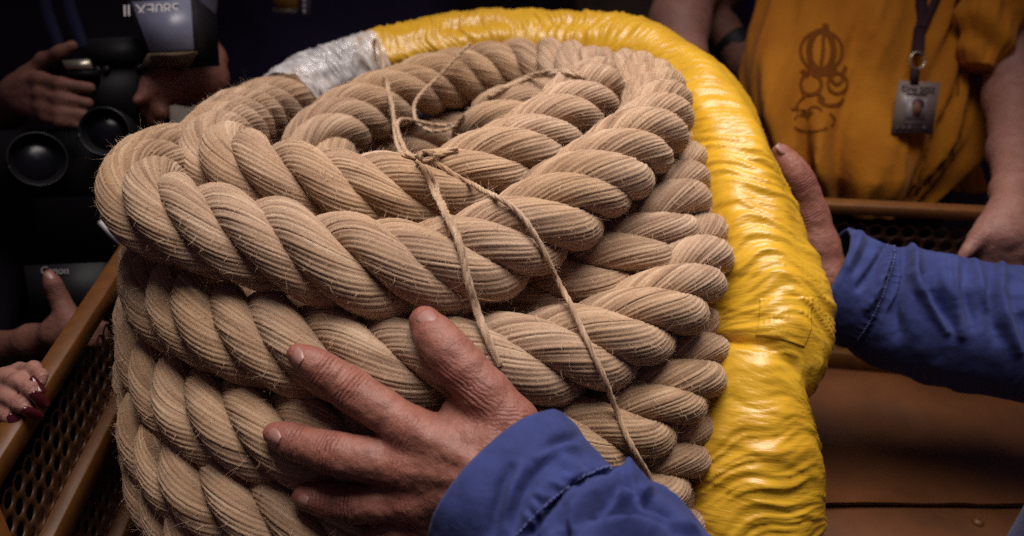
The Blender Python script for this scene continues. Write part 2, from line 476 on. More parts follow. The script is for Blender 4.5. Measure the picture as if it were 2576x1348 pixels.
M_BLUESTRAP = m_plain('blue_ribbon', (.004, .005, .026), .8, .2, 0, 300, .2, .2, .0006)

ZF = CAM[2] - .66                  # cart floor
ZR = CAM[2] - .434                 # top rail of the cart

# ================================================================== SETTING: ground
g = 12.0
ground = mk('ground', [(-g, -g, 0), (g, -g, 0), (g, g, 0), (-g, g, 0)], np.array([[0, 1, 2, 3]]), M_GROUND, None, False)
tag(ground, kind='structure')

# ================================================================== CART
CX0, CX1 = -.398, .80
def back_y(x): return 0.985 - .115 * (x + .40)
cart = thing('metal_cart', 'ochre painted metal cart with perforated side panels and brown sheet floor', 'cart', (.2, .55, 0))
LW0 = np.array([-.374, .42]); LW1 = np.array([-.418, back_y(-.418)])
def leftw(y, z): 
    t = (y - LW0[1]) / (LW1[1] - LW0[1]); q = LW0 + (LW1 - LW0) * t; return np.array([q[0], q[1], z])
def backw(x, z): return np.array([x, back_y(x), z])
def perforated(name, O, U, W, lu, lw, pitch=.0185, rad=.0072, mat=M_PANEL, parent=None):
    """sheet with staggered round holes; O corner, U,W unit axes"""
    U = unit(U); W = unit(W); Nn = np.cross(U, W)
    nu = int(lu / pitch); rows = int(lw / (pitch * .866))
    a = np.arange(12) * PI / 6 + PI / 6
    ci = np.stack([np.cos(a), np.sin(a)], 1) * rad
    hr = pitch / 2 / np.cos((np.abs(((a - PI / 6) % (PI / 3)) )) - 0)   # hexagon with flats on the u axis
    hx = []
    for an in a:
        k = ((an + PI / 6) % (PI / 3)) - PI / 6
        hx.append(pitch / 2 / math.cos(k))
    he = np.stack([np.cos(a), np.sin(a)], 1) * np.array(hx)[:, None]
    V = []; F = []
    for r in range(rows):
        for c in range(nu):
            ctr = np.array([(c + .5 + .5 * (r % 2)) * pitch, (r + .5) * pitch * .866])
            b = len(V) * 36
            V.append(np.vstack([np.column_stack([ctr + ci, np.zeros(12)]), np.column_stack([ctr + he, np.zeros(12)]), np.column_stack([ctr + ci, np.full(12, -.0018)])]))
            j = np.arange(12); j2 = (j + 1) % 12
            F.append(np.stack([b + j, b + 12 + j, b + 12 + j2, b + j2], 1)); F.append(np.stack([b + 24 + j, b + j, b + j2, b + 24 + j2], 1))
    V = np.vstack(V); F = np.vstack(F)
    W3 = np.asarray(O) + V[:, :1] * U + V[:, 1:2] * W + V[:, 2:] * Nn
    return mk(name, W3, F, mat, parent, smooth=False)
# rails of the side wall and the far wall
def rail_run(a, b, wd, ht): return bar('rail', a, b, wd, ht, M_RAIL, cart, bev=.0012)
rail_run(leftw(.42, ZR), leftw(.965, ZR), .018, .018)
rail_run(leftw(.42, ZR - .105), leftw(.965, ZR - .105), .024, .024)
rail_run(leftw(.42, ZF + .016), leftw(.965, ZF + .016), .028, .032)
rail_run(backw(-.40, ZR), backw(.80, ZR), .018, .013)
rail_run(backw(-.40, ZF + .014), backw(.80, ZF + .014), .024, .028)
for z0, z1 in ((ZR - .093, ZR - .015), (ZF + .032, ZR - .117)):
    perforated('perforated_panel', leftw(.43, z0), leftw(1, z0) - leftw(0, z0), (0, 0, 1), .54, z1 - z0, parent=cart)
perforated('perforated_panel', backw(-.39, ZF + .028), backw(1, 0) - backw(0, 0), (0, 0, 1), 1.18, ZR - .011 - ZF - .028, parent=cart)
for q in (leftw(.42, 0), backw(-.415, 0), backw(.80, 0), np.array([.80, .42, 0])):
    bar('post', (q[0], q[1], .0), (q[0], q[1], ZR + .012), .032, .032, M_RAIL, cart, up=(0, 1, 0), bev=.004)
# floor sheets with a lapped, dented seam
def floor_sheet(y0, y1, z, lip):
    nx, ny = 120, 40
    x = np.linspace(-.40, .82, nx); y = np.linspace(0, 1, ny)
    X, T = np.meshgrid(x, y, indexing='ij')
    ytop = np.array([back_y(v) - .012 if y1 is None else y1 for v in x])[:, None]
    Y = y0 + (ytop - y0) * T
    Z = z + (fbm(X * 5, Y * 5 + 3, o=3) - .5) * .012 + (vnoise(X * 22, Y * 22) - .5) * .0012
    if lip:  # near edge of the far sheet is buckled
        Z = Z + np.exp(-(Y - y0) / .012) * (.0035 * (vnoise(X * 16, X * 0 + 2.2)) + .0025 * (vnoise(X * 60, X * 0 + 9) - .5))
    V = np.stack([X, Y, Z], -1).reshape(-1, 3); F = grid_faces(nx, ny, False)[:, ::-1]
    V2 = V - [0, 0, .003]
    n = len(V)
    return mk('floor_plate', np.vstack([V, V2]), np.vstack([F, F[:, ::-1] + n]), M_FLOOR, cart)
YS = float(PZ(2300, 1276, ZF)[1])
floor_sheet(YS, None, ZF + .0035, True)
floor_sheet(.40, YS + .012, ZF - .0035, False)
# rivets along the seam
for px, py in ((2460, 1312),):
    q = PZ(px, py, ZF - .001)
    th = np.linspace(0, 2 * PI, 12, endpoint=False)
    rows = [np.column_stack([q[0] + r * np.cos(th), q[1] + r * np.sin(th), np.full(12, q[2] + h)]) for r, h in ((.006, -.008), (.006, .000), (.0045, .0022), (.001, .003))]
    mk('rivet', np.vstack(rows), grid_faces(4, 12), M_RAIL, cart)

# ================================================================== ROPE
def rope_vf(C, s, R, pitch, nst, nyarn, phi0, ring, amp, rr=.47, rc=.55, seg=4, seed=0, yk=2.0):
    """returns a list of (V,F,tint,uv,outward) per strand"""
    T, N, B = frames(C)
    n = len(C); om = 2 * PI / pitch; out = []
    rad = R * (1 + .04 * (vnoise(s * 14 + seed, 0 * s + seed * 3.1) - .5) * 2)
    for k in range(nst):
        big = 1.0 if R > .01 else 0.0
        ph = phi0 + 2 * PI * k / nst + om * s + (.22 + .18 * big) * (vnoise(s * 9, 0 * s + seed * 7 + k) - .5) + big * 1.3 * (vnoise(s * 4.2 + 2 * seed, 0 * s + seed * 1.9) - .5)
        er = np.cos(ph)[:, None] * N + np.sin(ph)[:, None] * B
        off = rc * rad * (1 + .05 * (vnoise(s * 20, 0 * s + k * 5 + seed + .5) - .5) * 2)
        S = C + off[:, None] * er
        t = unit(np.gradient(S, axis=0)); e = unit(er - t * np.sum(er * t, 1)[:, None]); f = np.cross(t, e)
        m = nyarn * seg; j = np.arange(m); yi = j // seg
        psi = (2 * PI * j / m)[None] - (yk * om * s)[:, None] + (.11 if nyarn > 8 else .05) * (vnoise(s[:, None] * 26, yi[None] * .9 + seed) - .5)
        prof = np.array([0, .80, 1.0, .80])[j % seg] if seg == 4 else np.array([0, .85, 1, 1, .85])[j % seg]
        yv = vnoise(s[:, None] * 16 + seed, yi[None] * 3.7 + k * 31.1)            # slow change per yarn
        sr = rr * rad * (1 + (.05 + .05 * big) * (vnoise(s * 12, 0 * s + k * 9 + seed) - .5) * 2 + big * .05 * math.sin(2.7 * k + seed * 1.3))
        yq = vnoise(s[:, None] * 75 + 5 * seed, yi[None] * 4.1 + k * 17.3)
        rj = sr[:, None] + amp * (prof[None] * (.22 + .5 * yv + .85 * yq) - .6) + amp * .6 * (yv - .5)
        V = S[:, None] + rj[..., None] * (np.cos(psi)[..., None] * e[:, None] + np.sin(psi)[..., None] * f[:, None])
        tint = .5 + .75 * (vnoise(s[:, None] * 14 + 3 * seed, yi[None] * 5.3 + k * 11) - .5) + .8 * (vnoise(s[:, None] * 60, yi[None] * 2.3 + k) - .5)
        uv = np.stack([np.repeat(s[:, None], m, 1), np.repeat((j / m)[None], n, 0) + k * .37], -1)
        F = grid_faces(n, m)
        V = V.reshape(-1, 3)
        # close the two ends
        nv0 = len(V); V = np.vstack([V, S[:1], S[-1:]])
        jj = np.arange(m); b = (n - 1) * m
        F3 = np.vstack([np.stack([(jj + 1) % m, jj, np.full(m, nv0)], 1), np.stack([b + jj, b + (jj + 1) % m, np.full(m, nv0 + 1)], 1)])
        outw = np.cos(psi).ravel()
        out.append((V, [F, F3], np.append(tint.ravel(), [.4, .4]), np.vstack([uv.reshape(-1, 2), [[0, 0], [0, 0]]]), outw))
    return out
def hairs(V, Nrm, n, lmin, lmax, rad, lift=.5, seed=1):
    r = np.random.default_rng(seed)
    idx = r.integers(0, len(V), n)
    p = V[idx]; nm = Nrm[idx]
    rnd = unit(r.normal(size=(n, 3))); tang = unit(rnd - nm * np.sum(rnd * nm, 1)[:, None])
    L = lmin + (lmax - lmin) * r.random(n) ** 2.5
    k = 4; pts = []
    up = lift * (.25 + .9 * r.random(n)); curl = r.normal(size=(n, 3)) * .55
    q = p - nm * .0004; d = unit(tang + nm * up[:, None])
    for i in range(k):
        pts.append(q.copy()); d = unit(d + curl / k + r.normal(size=(n, 3)) * .12 - nm * (.10 * i / k)); q = q + d * (L / (k - 1))[:, None]
    pts = np.stack(pts, 1)                       # n,k,3
    tg = unit(np.gradient(pts, axis=1)); a = unit(np.cross(tg, rnd[:, None] + .01)); b = np.cross(tg, a)
    th = np.arange(3) * 2 * PI / 3
    rr_ = (rad * (1 - .75 * np.linspace(0, 1, k)))[None, :, None, None] * (.7 + .6 * r.random(n))[:, None, None, None]
    VV = pts[:, :, None] + rr_ * (np.cos(th)[None, None, :, None] * a[:, :, None] + np.sin(th)[None, None, :, None] * b[:, :, None])
    base = grid_faces(k, 3)
    F = (base[None] + (np.arange(n) * k * 3)[:, None, None]).reshape(-1, 4)
    return VV.reshape(-1, 3), F

def ribbons(V, Nrm, n, lmin, lmax, wid, lift=.3, seed=1):
    """short flat fibres, two quads each, lying close to the yarns"""
    r = np.random.default_rng(seed); idx = r.integers(0, len(V), n)
    p = V[idx]; nm = Nrm[idx]; rnd = unit(r.normal(size=(n, 3))); tg = unit(rnd - nm * np.sum(rnd * nm, 1)[:, None])
    L = lmin + (lmax - lmin) * r.random(n) ** 2; up = lift * r.random(n) ** 1.5
    d1 = unit(tg + nm * up[:, None]); d2 = unit(d1 + r.normal(size=(n, 3)) * .35 - nm * .08)
    q0 = p - nm * .0002; q1 = q0 + d1 * (L * .5)[:, None]; q2 = q1 + d2 * (L * .5)[:, None]
    sd = np.cross(tg, nm); w_ = (wid * (.6 + .8 * r.random(n)))[:, None]
    Q = np.stack([q0 - sd * w_, q0 + sd * w_, q1 - sd * w_ * .8, q1 + sd * w_ * .8, q2 - sd * w_ * .25, q2 + sd * w_ * .25], 1)
    F = (np.array([[0, 1, 3, 2], [2, 3, 5, 4]])[None] + (np.arange(n) * 6)[:, None, None]).reshape(-1, 4)
    return Q.reshape(-1, 3), F

ROPE_R = .0345
RUNS = {
 # left/front/right centre lines in photo pixels and metres from the lens
 'outer_top': ([(570,425,.92),(470,412,.80),(392,428,.725),(350,474,.672),(385,530,.643),(475,562,.628),(600,594,.618),(733,629,.610),(873,660,.606),(1013,680,.607),
        (1150,664,.615),(1260,622,.63),(1370,556,.648),(1470,480,.672),(1560,405,.705),(1630,338,.755),(1655,280,.82),(1632,225,.895),(1560,200,.97),(1450,190,1.05)], 1.15),
 'inner_top': ([(790,236,1.045),(720,262,1.0),(650,282,.945),(588,320,.86),(545,368,.775),(572,416,.722),(655,443,.70),(760,464,.692),(900,488,.688),(1040,492,.694),
        (1170,455,.712),(1290,392,.742),(1390,322,.785),(1465,262,.845),(1490,215,.915),(1440,180,.985),(1350,172,1.03),(1250,178,1.045),(1140,196,1.04),(1030,228,1.01),
        (930,272,.965),(840,322,.915),(790,395,.88),(800,500,.87)], .2),
 'inside_bend': ([(1200,420,.97),(1225,330,.935),(1290,292,.94),(1390,262,.99),(1500,250,1.08)], 0.0),
 'tucked_turn': ([(1120,770,.70),(1270,765,.690),(1420,722,.690),(1550,660,.700),(1645,590,.728),(1690,500,.775),(1690,420,.84),(1650,350,.92)], .6),
 'second_turn': ([(500,560,.95),(440,590,.85),(408,660,.76),(428,738,.69),(488,793,.655),(575,826,.634),(682,858,.618),(800,888,.610),(950,912,.606),(1100,920,.606),(1250,918,.612),
        (1366,900,.622),(1500,868,.640),(1610,810,.665),(1695,735,.70),(1738,655,.75),(1735,580,.82),(1690,520,.92)], 2.0),
 'third_turn': ([(500,710,.97),(425,740,.875),(396,800,.785),(404,880,.72),(442,972,.676),(503,1030,.65),(585,1062,.631),(690,1094,.618),(850,1124,.610),(1050,1136,.608),(1250,1136,.614),
        (1400,1118,.626),(1530,1092,.645),(1630,1030,.672),(1712,945,.71),(1745,860,.765),(1725,780,.85)], .9),
 'fourth_turn': ([(500,850,.97),(425,870,.88),(398,915,.79),(402,990,.73),(426,1112,.68),(484,1195,.652),(575,1243,.633),(680,1284,.62),(850,1330,.612),(1050,1352,.612),(1250,1350,.62),
        (1420,1320,.636),(1560,1262,.66),(1660,1170,.695),(1715,1080,.745),(1715,990,.82)], .3),
 'fifth_turn': ([(500,1000,.97),(430,1000,.88),(402,1045,.79),(410,1112,.735),(438,1235,.686),(498,1325,.657),(580,1412,.638),(700,1470,.625),(900,1530,.618),(1200,1560,.622),(1450,1520,.645),(1600,1400,.68),(1690,1280,.73)], 1.6),
 'sixth_turn': ([(520,1120,.97),(455,1140,.88),(436,1190,.80),(456,1295,.745),(515,1415,.695),(600,1540,.66),(800,1660,.645),(1150,1720,.645),(1450,1680,.67),(1640,1500,.73)], 2.6),
}
INNER = {}
for k_ in range(3):
    INNER['core_turn%d' % k_] = ([(400, 640 + 235 * k_, .84), (520, 705 + 235 * k_, .745), (760, 765 + 235 * k_, .705), (1000, 792 + 235 * k_, .70), (1250, 775 + 235 * k_, .715), (1450, 715 + 235 * k_, .765), (1570, 640 + 235 * k_, .85)], .4 + k_)
for k_ in range(3):
    k_ = k_ + .35
    INNER['far_turn%d' % k_] = ([(770, 480 + 95 * k_, .93), (880, 400 + 95 * k_, .985), (1020, 345 + 95 * k_, 1.03), (1180, 312 + 95 * k_, 1.06), (1330, 300 + 95 * k_, 1.06), (1470, 310 + 95 * k_, 1.01), (1560, 360 + 95 * k_, .94)], 1.4 + k_)
INNER['behind_top'] = ([(480, 555, .82), (640, 600, .735), (860, 648, .705), (1060, 655, .705), (1260, 600, .735), (1420, 525, .79)], .9)  # hidden turn added to keep light from the hole off the core turns
RUNS.update(INNER)
coil = thing('rope_coil', 'thick twisted jute rope coiled in stacked turns, gripped by two hands', 'rope', (-.05, .62, ZF))
hv, hn = [], []
for ri, (nm, (pts, ph)) in enumerate(RUNS.items()):
    C, s = spline([P(*p) for p in pts], .0056)
    for V, F, tint, uv, outw in rope_vf(C, s, ROPE_R, .176, 4, 9 if nm in INNER else 25, ph, .005, .00090, seed=ri + 1, rr=.436, rc=.612):
        mk('strand', V, F, M_JUTE, coil, attrs={'tint': tint}, uv=uv)
        q = V[:-2]; Nn = vnormals(V, F[0])[:-2]
        tocam = np.sum(unit(CAM - q) * Nn, 1)
        sel = (outw > .15) & (tocam > -.35)
        hv.append(q[sel]); hn.append(Nn[sel])
hv = np.vstack(hv); hn = np.vstack(hn)
VV, FF = ribbons(hv, hn, 115000, .0025, .009, .00011, .55, 3)
tag(mk('fibre_fuzz', VV, FF, M_FUZZ, coil), kind='stuff')
VV, FF = hairs(hv, hn, 12000, .005, .020, .00007, .8, 5)
tag(mk('loose_fibre', VV, FF, M_FUZZ, coil), kind='stuff')

bvV, bvF, n0 = [], [], 0
for ri, (nm, (pts, ph)) in enumerate(RUNS.items()):
    C, s = spline([P(*p) for p in pts], .0078)
    for V, F, tint, uv, outw in rope_vf(C, s, ROPE_R, .176, 4, 4, ph, .005, .0003, seed=ri + 1, rr=.436, rc=.612):
        bvV.append(V); bvF.append(F[0] + n0); n0 += len(V)
NROPE = n0
ROPE_BVH = BVHTree.FromPolygons(np.vstack(bvV).tolist(), np.vstack(bvF).tolist())
def hit_depth(px, py, bv=None):
    h = (bv or ROPE_BVH).ray_cast(Vector(CAM), Vector(P(px, py, 1) - CAM))
    return depth_of(h[0]) if h[0] is not None else None
def surf(px, py, w=25, default=.6):
    ds = [hit_depth(px + a * w, py + b * w) for a, b in ((0, 0), (1, 0), (-1, 0), (0, 1), (0, -1))]
    ds = [d for d in ds if d]
    return min(ds) if ds else default

# ================================================================== WRAPPED ROPE END (yellow film, clear film)
wrap = thing('wrapped_rope', 'thick rope length wrapped in glossy yellow plastic film curving around the coil', 'rope', P(1880, 1300, .75))
WP = [(905,172,1.085,.036),(990,146,1.10,.0395),(1090,132,1.115,.043),(1200,119,1.125,.0455),(1320,116,1.125,.047),(1430,120,1.11,.048),(1530,140,1.085,.0485),(1630,170,1.04,.0485),(1715,222,.985,.049),
      (1768,294,.93,.0495),(1810,382,.885,.0495),(1840,472,.85,.050),(1866,572,.82,.0505),(1897,672,.797,.051),(1922,765,.78,.0515),(1928,845,.77,.0515),(1918,915,.762,.0510),(1893,975,.756,.0525),
      (1882,1060,.752,.0590),(1882,1140,.75,.0630),(1870,1230,.75,.0650),(1862,1330,.75,.066),(1858,1450,.755,.066),(1860,1600,.77,.060)]
pw = np.array([np.append(P(a, b, d), r) for a, b, d, r in WP])
q, s = spline(pw, .0017)
def film_disp(S, TH):
    c, sn_ = np.cos(TH), np.sin(TH)
    sh = S + .016 * np.sin(TH * 1.0 + 6 * S) + .0075 * np.sin(2 * TH + 9 * S) + .004 * np.sin(5 * TH + 30 * S)
    a = 1 - np.abs(2 * vnoise(sh * 78, c * .55 + 3 + S * 5, sn_ * .55) - 1)
    b = 1 - np.abs(2 * vnoise(sh * 185 + 9, c * .85 + 7, sn_ * .85 + S * 8) - 1)
    d = 1 - np.abs(2 * vnoise(sh * 360 + 3, c * 1.3 + 1 + S * 9, sn_ * 1.3) - 1)
    e = fbm(S * 11, c * 1.0, sn_ * 1.0 + 4, 2)
    msk = np.clip(-.15 + 2.1 * vnoise(S * 20 + 5, c * 1.5, sn_ * 1.5 + 2), .12, 1.35)
    h = .0105 * (e - .5) * 2 + .0032 * msk * (a ** 2.2 - .3) + .0027 * msk * (b ** 2.2 - .3) + .0010 * (d ** 1.8 - .4)
    # lapped edges of the film wound round the rope
    w_ = np.clip((S - .62) / .05, 0, 1)
    ph = (S + TH / (2 * PI) * .034 * 3 + .0015 * np.sin(3 * TH)) / .034
    fr = ph - np.floor(ph)
    sm_ = np.clip((fr - .86) / .14, 0, 1); sm_ = sm_ * sm_ * (3 - 2 * sm_)
    h = h + w_ * .0013 * (fr - sm_ * fr - .4)
    # cinched waist under the bend
    h = h - .0085 * np.exp(-((S - .868 - .012 * np.cos(TH - .6)) / .0085) ** 2) * (.45 + .7 * vnoise(c * 2, sn_ * 2))
    return h
WREF = FWD - UP * .6
V, F, uv = tube_vf(q[:, :3], q[:, 3], 200, ref=WREF, disp=film_disp)
yf = mk('yellow_film', V, F, M_YEL, wrap, uv=uv)
SW = s; CW = q
# clear film over the jute where the wrapping starts
cp = [(955,158,1.09,.0405),(900,176,1.08,.0385),(840,196,1.068,.0390),(790,217,1.05,.0395),(740,250,1.015,.0385),(722,262,1.0,.0365)]
q2, s2 = spline(np.array([np.append(P(a, b, d), r) for a, b, d, r in cp]), .0012)
def clear_disp(S, TH):
    c, sn_ = np.cos(TH), np.sin(TH)
    sh = S + .006 * np.sin(TH + 20 * S)
    a = 1 - np.abs(2 * vnoise(sh * 85, c * 1.6 + 3 + S * 8, sn_ * 1.6) - 1)
    b = 1 - np.abs(2 * vnoise(sh * 210 + 9, c * 3 + 7, sn_ * 3) - 1)
    return .0056 * (a ** 2.0 - .3) + .0022 * (b ** 1.5 - .4) + .0030 * (fbm(S * 30, c * 2, sn_ * 2) - .5)
V, F, uv = tube_vf(q2[:, :3], q2[:, 3], 120, ref=WREF, disp=clear_disp, cap=False)
tag(mk('clear_film', V, F[0], M_CLR, wrap, uv=uv), label='wrinkled clear plastic film around the jute rope end')
# tape patch stuck on the film: a rectangle of the tube surface lifted a little
def patch(u0, u1, t0, t1, lift):
    i0, i1 = np.searchsorted(SW, (u0, u1)); Cq = CW[i0:i1]
    T, Nn, B = frames(CW[:, :3], WREF); T, Nn, B = T[i0:i1], Nn[i0:i1], B[i0:i1]
    th = np.linspace(t0, t1, 60); S2, TH = np.meshgrid(SW[i0:i1], th, indexing='ij')
    R = Cq[:, 3][:, None] + film_disp(S2, TH) + lift
    V = Cq[:, None, :3] + R[..., None] * (np.cos(TH)[..., None] * Nn[:, None] + np.sin(TH)[..., None] * B[:, None])
    nu, nv = len(Cq), 60
    V2 = V - (lift + .001) * (np.cos(TH)[..., None] * Nn[:, None] + np.sin(TH)[..., None] * B[:, None])
    Va = np.vstack([V.reshape(-1, 3), V2.reshape(-1, 3)]); n = nu * nv
    Fa = grid_faces(nu, nv, False)
    ring = np.concatenate([np.arange(nv), np.arange(1, nu) * nv + nv - 1, (nu - 1) * nv + np.arange(nv - 2, -1, -1), np.arange(nu - 2, 0, -1) * nv])
    r2 = np.roll(ring, -1)
    return Va, np.vstack([Fa, np.stack([ring, ring + n, r2 + n, r2], 1)]), np.vstack([np.stack([S2 + .3, TH / (2 * PI) + .4], -1).reshape(-1, 2)] * 2)
def tube_theta(px, py):
    """arc position and angle on the yellow tube seen at a photo pixel"""
    dirv = P(px, py, 1) - CAM
    bv = BVHTree.FromPolygons([tuple(v) for v in YV], [tuple(f) for f in YF])
    h = bv.ray_cast(Vector(CAM), Vector(dirv))
    p = np.array(h[0]); i = int(np.argmin(np.linalg.norm(CW[:, :3] - p, axis=1)))
    T, Nn, B = frames(CW[:, :3], WREF); v = p - CW[i, :3]
    return SW[i], math.atan2(v @ B[i], v @ Nn[i])
YV, _yf, _ = tube_vf(CW[::4, :3], CW[::4, 3], 60, cap=False); YF = _yf[0]
ua, ta = tube_theta(1912, 752); ub, tb = tube_theta(1908, 850); uc, tc = tube_theta(2030, 800)
V, F, uv = patch(ua, ub, min(ta, ta + ((tc - ta + PI) % (2 * PI) - PI)), max(ta, ta + ((tc - ta + PI) % (2 * PI) - PI)), .0009)
mk('tape_patch', V, F, M_YEL, yf, uv=uv)

# ================================================================== TWINE
def twine_piece(pts, R=.0022, name='twine_strand', parent=None, seed=0, lay=False):
    if lay:                      # pulled tight over the rope: rests on the strands it crosses
        q, _ = spline(np.array([(a, b, 0) for a, b, _d in pts], float), 6.0)
        dd = np.array([hit_depth(a, b) or .7 for a, b, _ in q]); k = 7
        dm = np.array([dd[max(0, i - k):i + k + 1].min() for i in range(len(dd))])
        dm = np.convolve(np.pad(dm, 6, 'edge'), np.ones(13) / 13, 'valid'); dm = np.minimum(dm, dd + .0005)
        pts = [(q[i, 0], q[i, 1], dm[i] - R * .85) for i in range(0, len(q), 2)]
    else:                        # hangs free, but never sinks into what it passes over
        q, _ = spline(np.array(pts, float) * [1, 1, 1000], 5.0); q[:, 2] /= 1000
        for i in range(len(q)):
            hs = [hit_depth(q[i, 0] + a, q[i, 1] + b, SURF_BVH) for a, b in ((0, 0), (9, 0), (-9, 0))]
            q[i, 2] = min([q[i, 2]] + [h - R * 1.5 for h in hs if h])
        q[:, 2] = np.convolve(np.pad(q[:, 2], 3, 'edge'), np.ones(7) / 7, 'valid')
        pts = [tuple(v) for v in q[::3]] + [tuple(q[-1])]
    C, s = spline([P(*p) for p in pts], .0022)
    C = C + (np.stack([vnoise(s * 40, 0 * s + seed + i * 7) for i in range(3)], 1) - .5) * .0016
    o = None; vs_, ns_ = [], []
    allV, allF, allT, allU = [], [], [], []; n0 = 0
    for V, F, tint, uv, ow in rope_vf(C, s, R, .026, 3, 4, seed, .002, .00022, rr=.58, rc=.42, seed=seed + 40, yk=1.2):
        allV.append(V); allF += [F[0] + n0]; allT.append(tint + .25); allU.append(uv)
        vs_.append(V[:-2]); ns_.append(vnormals(V, F[0])[:-2]); n0 += len(V)
    o = mk(name, np.vstack(allV), allF, M_JUTE, parent, attrs={'tint': np.concatenate(allT)}, uv=np.vstack(allU))
    return np.vstack(vs_), np.vstack(ns_)
SURF_BVH = BVHTree.FromPolygons(np.vstack(bvV + [YV]).tolist(), np.vstack(bvF + [YF + NROPE]).tolist())
tw = thing('twine', 'thin jute twine tied in a knot across the rope coil with loose loop', 'twine', P(1060, 395, .66))
TW = [
 [(946,150,1.02),(938,108,1.02),(948,100,1.015),(966,170,.985),(980,240,.945),(992,310,.88),(1000,360,.80),(1012,388,.71),(1045,397,.668)],
 [(975,205,.968),(986,262,.925),(996,318,.86),(1010,352,.79),(1024,384,.70),(1050,398,.664)],
 [(1184,108,1.0),(1150,140,.99),(1105,190,.98),(1060,235,.965),(1042,270,.945),(1052,308,.925),(1085,330,.91),(1125,325,.91),(1155,303,.915),(1166,288,.92)],
 [(998,330,.855),(1004,305,.88),(1022,299,.90),(1060,306,.915),(1110,316,.925),(1150,308,.92),(1166,292,.918)],
 [(1472,188,.90),(1420,178,.905),(1365,182,.925),(1310,200,.955),(1260,224,.97),(1225,243,.985)],
 [(1470,193,.90),(1420,184,.907),(1360,190,.93),(1300,208,.958),(1235,243,.982)],
 [(1150,372,.735),(1110,386,.69),(1080,392,.665),(1055,400,.655),(1062,416,.648),(1085,470,.645),(1120,545,.598),(1148,600,.573),(1165,665,.566),(1183,740,.575),(1203,800,.572),(1225,860,.571),(1255,920,.575)],
 [(1048,402,.658),(1072,420,.646),(1100,480,.642),(1133,550,.594),(1158,605,.572),(1174,670,.566),(1192,742,.574),(1212,805,.572),(1236,866,.571),(1262,922,.575)],
 [(1130,380,.70),(1094,382,.668),(1074,380,.655),(1072,396,.648),(1100,412,.652),(1170,455,.672),(1240,490,.665),(1300,530,.645),(1345,590,.622),(1385,670,.624),(1420,735,.632),(1450,800,.600),(1485,880,.602),(1515,945,.612),(1550,1030,.618),(1580,1100,.615),(1615,1165,.622),(1650,1240,.64)],
]
tv, tn = [], []
for i, p in enumerate(TW):
    a, b = twine_piece(p, .0022 if i not in (2, 3) else .0021, parent=tw, seed=i + 1, lay=i >= 6); tv.append(a); tn.append(b)
# the knot: a small tight overhand turn
c0 = P(1072, 396, .652); r_ = .0034
kn = [c0 + RIGHT * (r_ * math.cos(t) * (1 + .3 * math.sin(1.5 * t))) + UP * (r_ * math.sin(t)) - FWD * (.004 + .0035 * math.sin(1.5 * t)) for t in np.linspace(0, 4 * PI, 26)]
C, s_ = spline(kn, .0018)
aV, aF, aT, aU, n0 = [], [], [], [], 0
for V, F, tint, uv, ow in rope_vf(C, s_, .0025, .026, 3, 4, .3, .002, .00022, rr=.58, rc=.42, seed=77, yk=1.2):
    aV.append(V); aF.append(F[0] + n0); aT.append(tint); aU.append(uv); n0 += len(V)
mk('knot', np.vstack(aV), aF, M_JUTE, tw, attrs={'tint': np.concatenate(aT)}, uv=np.vstack(aU))
tv = np.vstack(tv); tn = np.vstack(tn)
VV, FF = hairs(tv, tn, 900, .004, .016, .00013, .9, 9)
tag(mk('fibre_fuzz', VV, FF, M_FUZZ, tw), kind='stuff')

# ================================================================== HANDS AND SLEEVES
def hand_mesh(name, prims, joints, parent, mat, res=.0016, k=.006, tips=(), smooth=3):
    V, F = sdf_mesh(prims, res, k)
    V = smooth_vf(V, F, smooth, .5); Nn = vnormals(V, F)
    wr = np.zeros(len(V)); wm = np.zeros(len(V)); red = np.zeros(len(V)); best = np.zeros(len(V))
    for J, ax, r, st in joints:
        ax = unit(ax); v = V - J; sc = v @ ax; lat = np.linalg.norm(v - sc[:, None] * ax, axis=1)
        m = np.exp(-(sc / (.75 * r)) ** 2) * np.clip(1.6 - lat / (1.25 * r), 0, 1) * np.clip((Nn @ (-FWD)) * 1.2 + .3, 0, 1)
        up_ = m > best; wr[up_] = sc[up_]; best[up_] = m[up_]; wm = np.maximum(wm, m * st); red = np.maximum(red, m * .8)
    for t, r in tips:
        red = np.maximum(red, np.exp(-(np.linalg.norm(V - t, axis=1) / (1.2 * r)) ** 2) * .7)
    # loose skin: small folds modelled in the surface
    w1 = fbm(V[:, 0] * 190, V[:, 1] * 190, V[:, 2] * 190, 2) - .5
    V = V + Nn * (.0011 * w1 + wm * .00055 * np.sin((wr + .0016 * (fbm(V[:, 0] * 170, V[:, 1] * 170, V[:, 2] * 170, 2) - .5)) * 2 * PI / .0036) * 1.0)[:, None]
    o = mk(name, V, F, mat, parent, attrs={'wr': wr, 'wm': np.clip(wm, 0, 1), 'red': np.clip(red, 0, 1)})
    return o, V, F
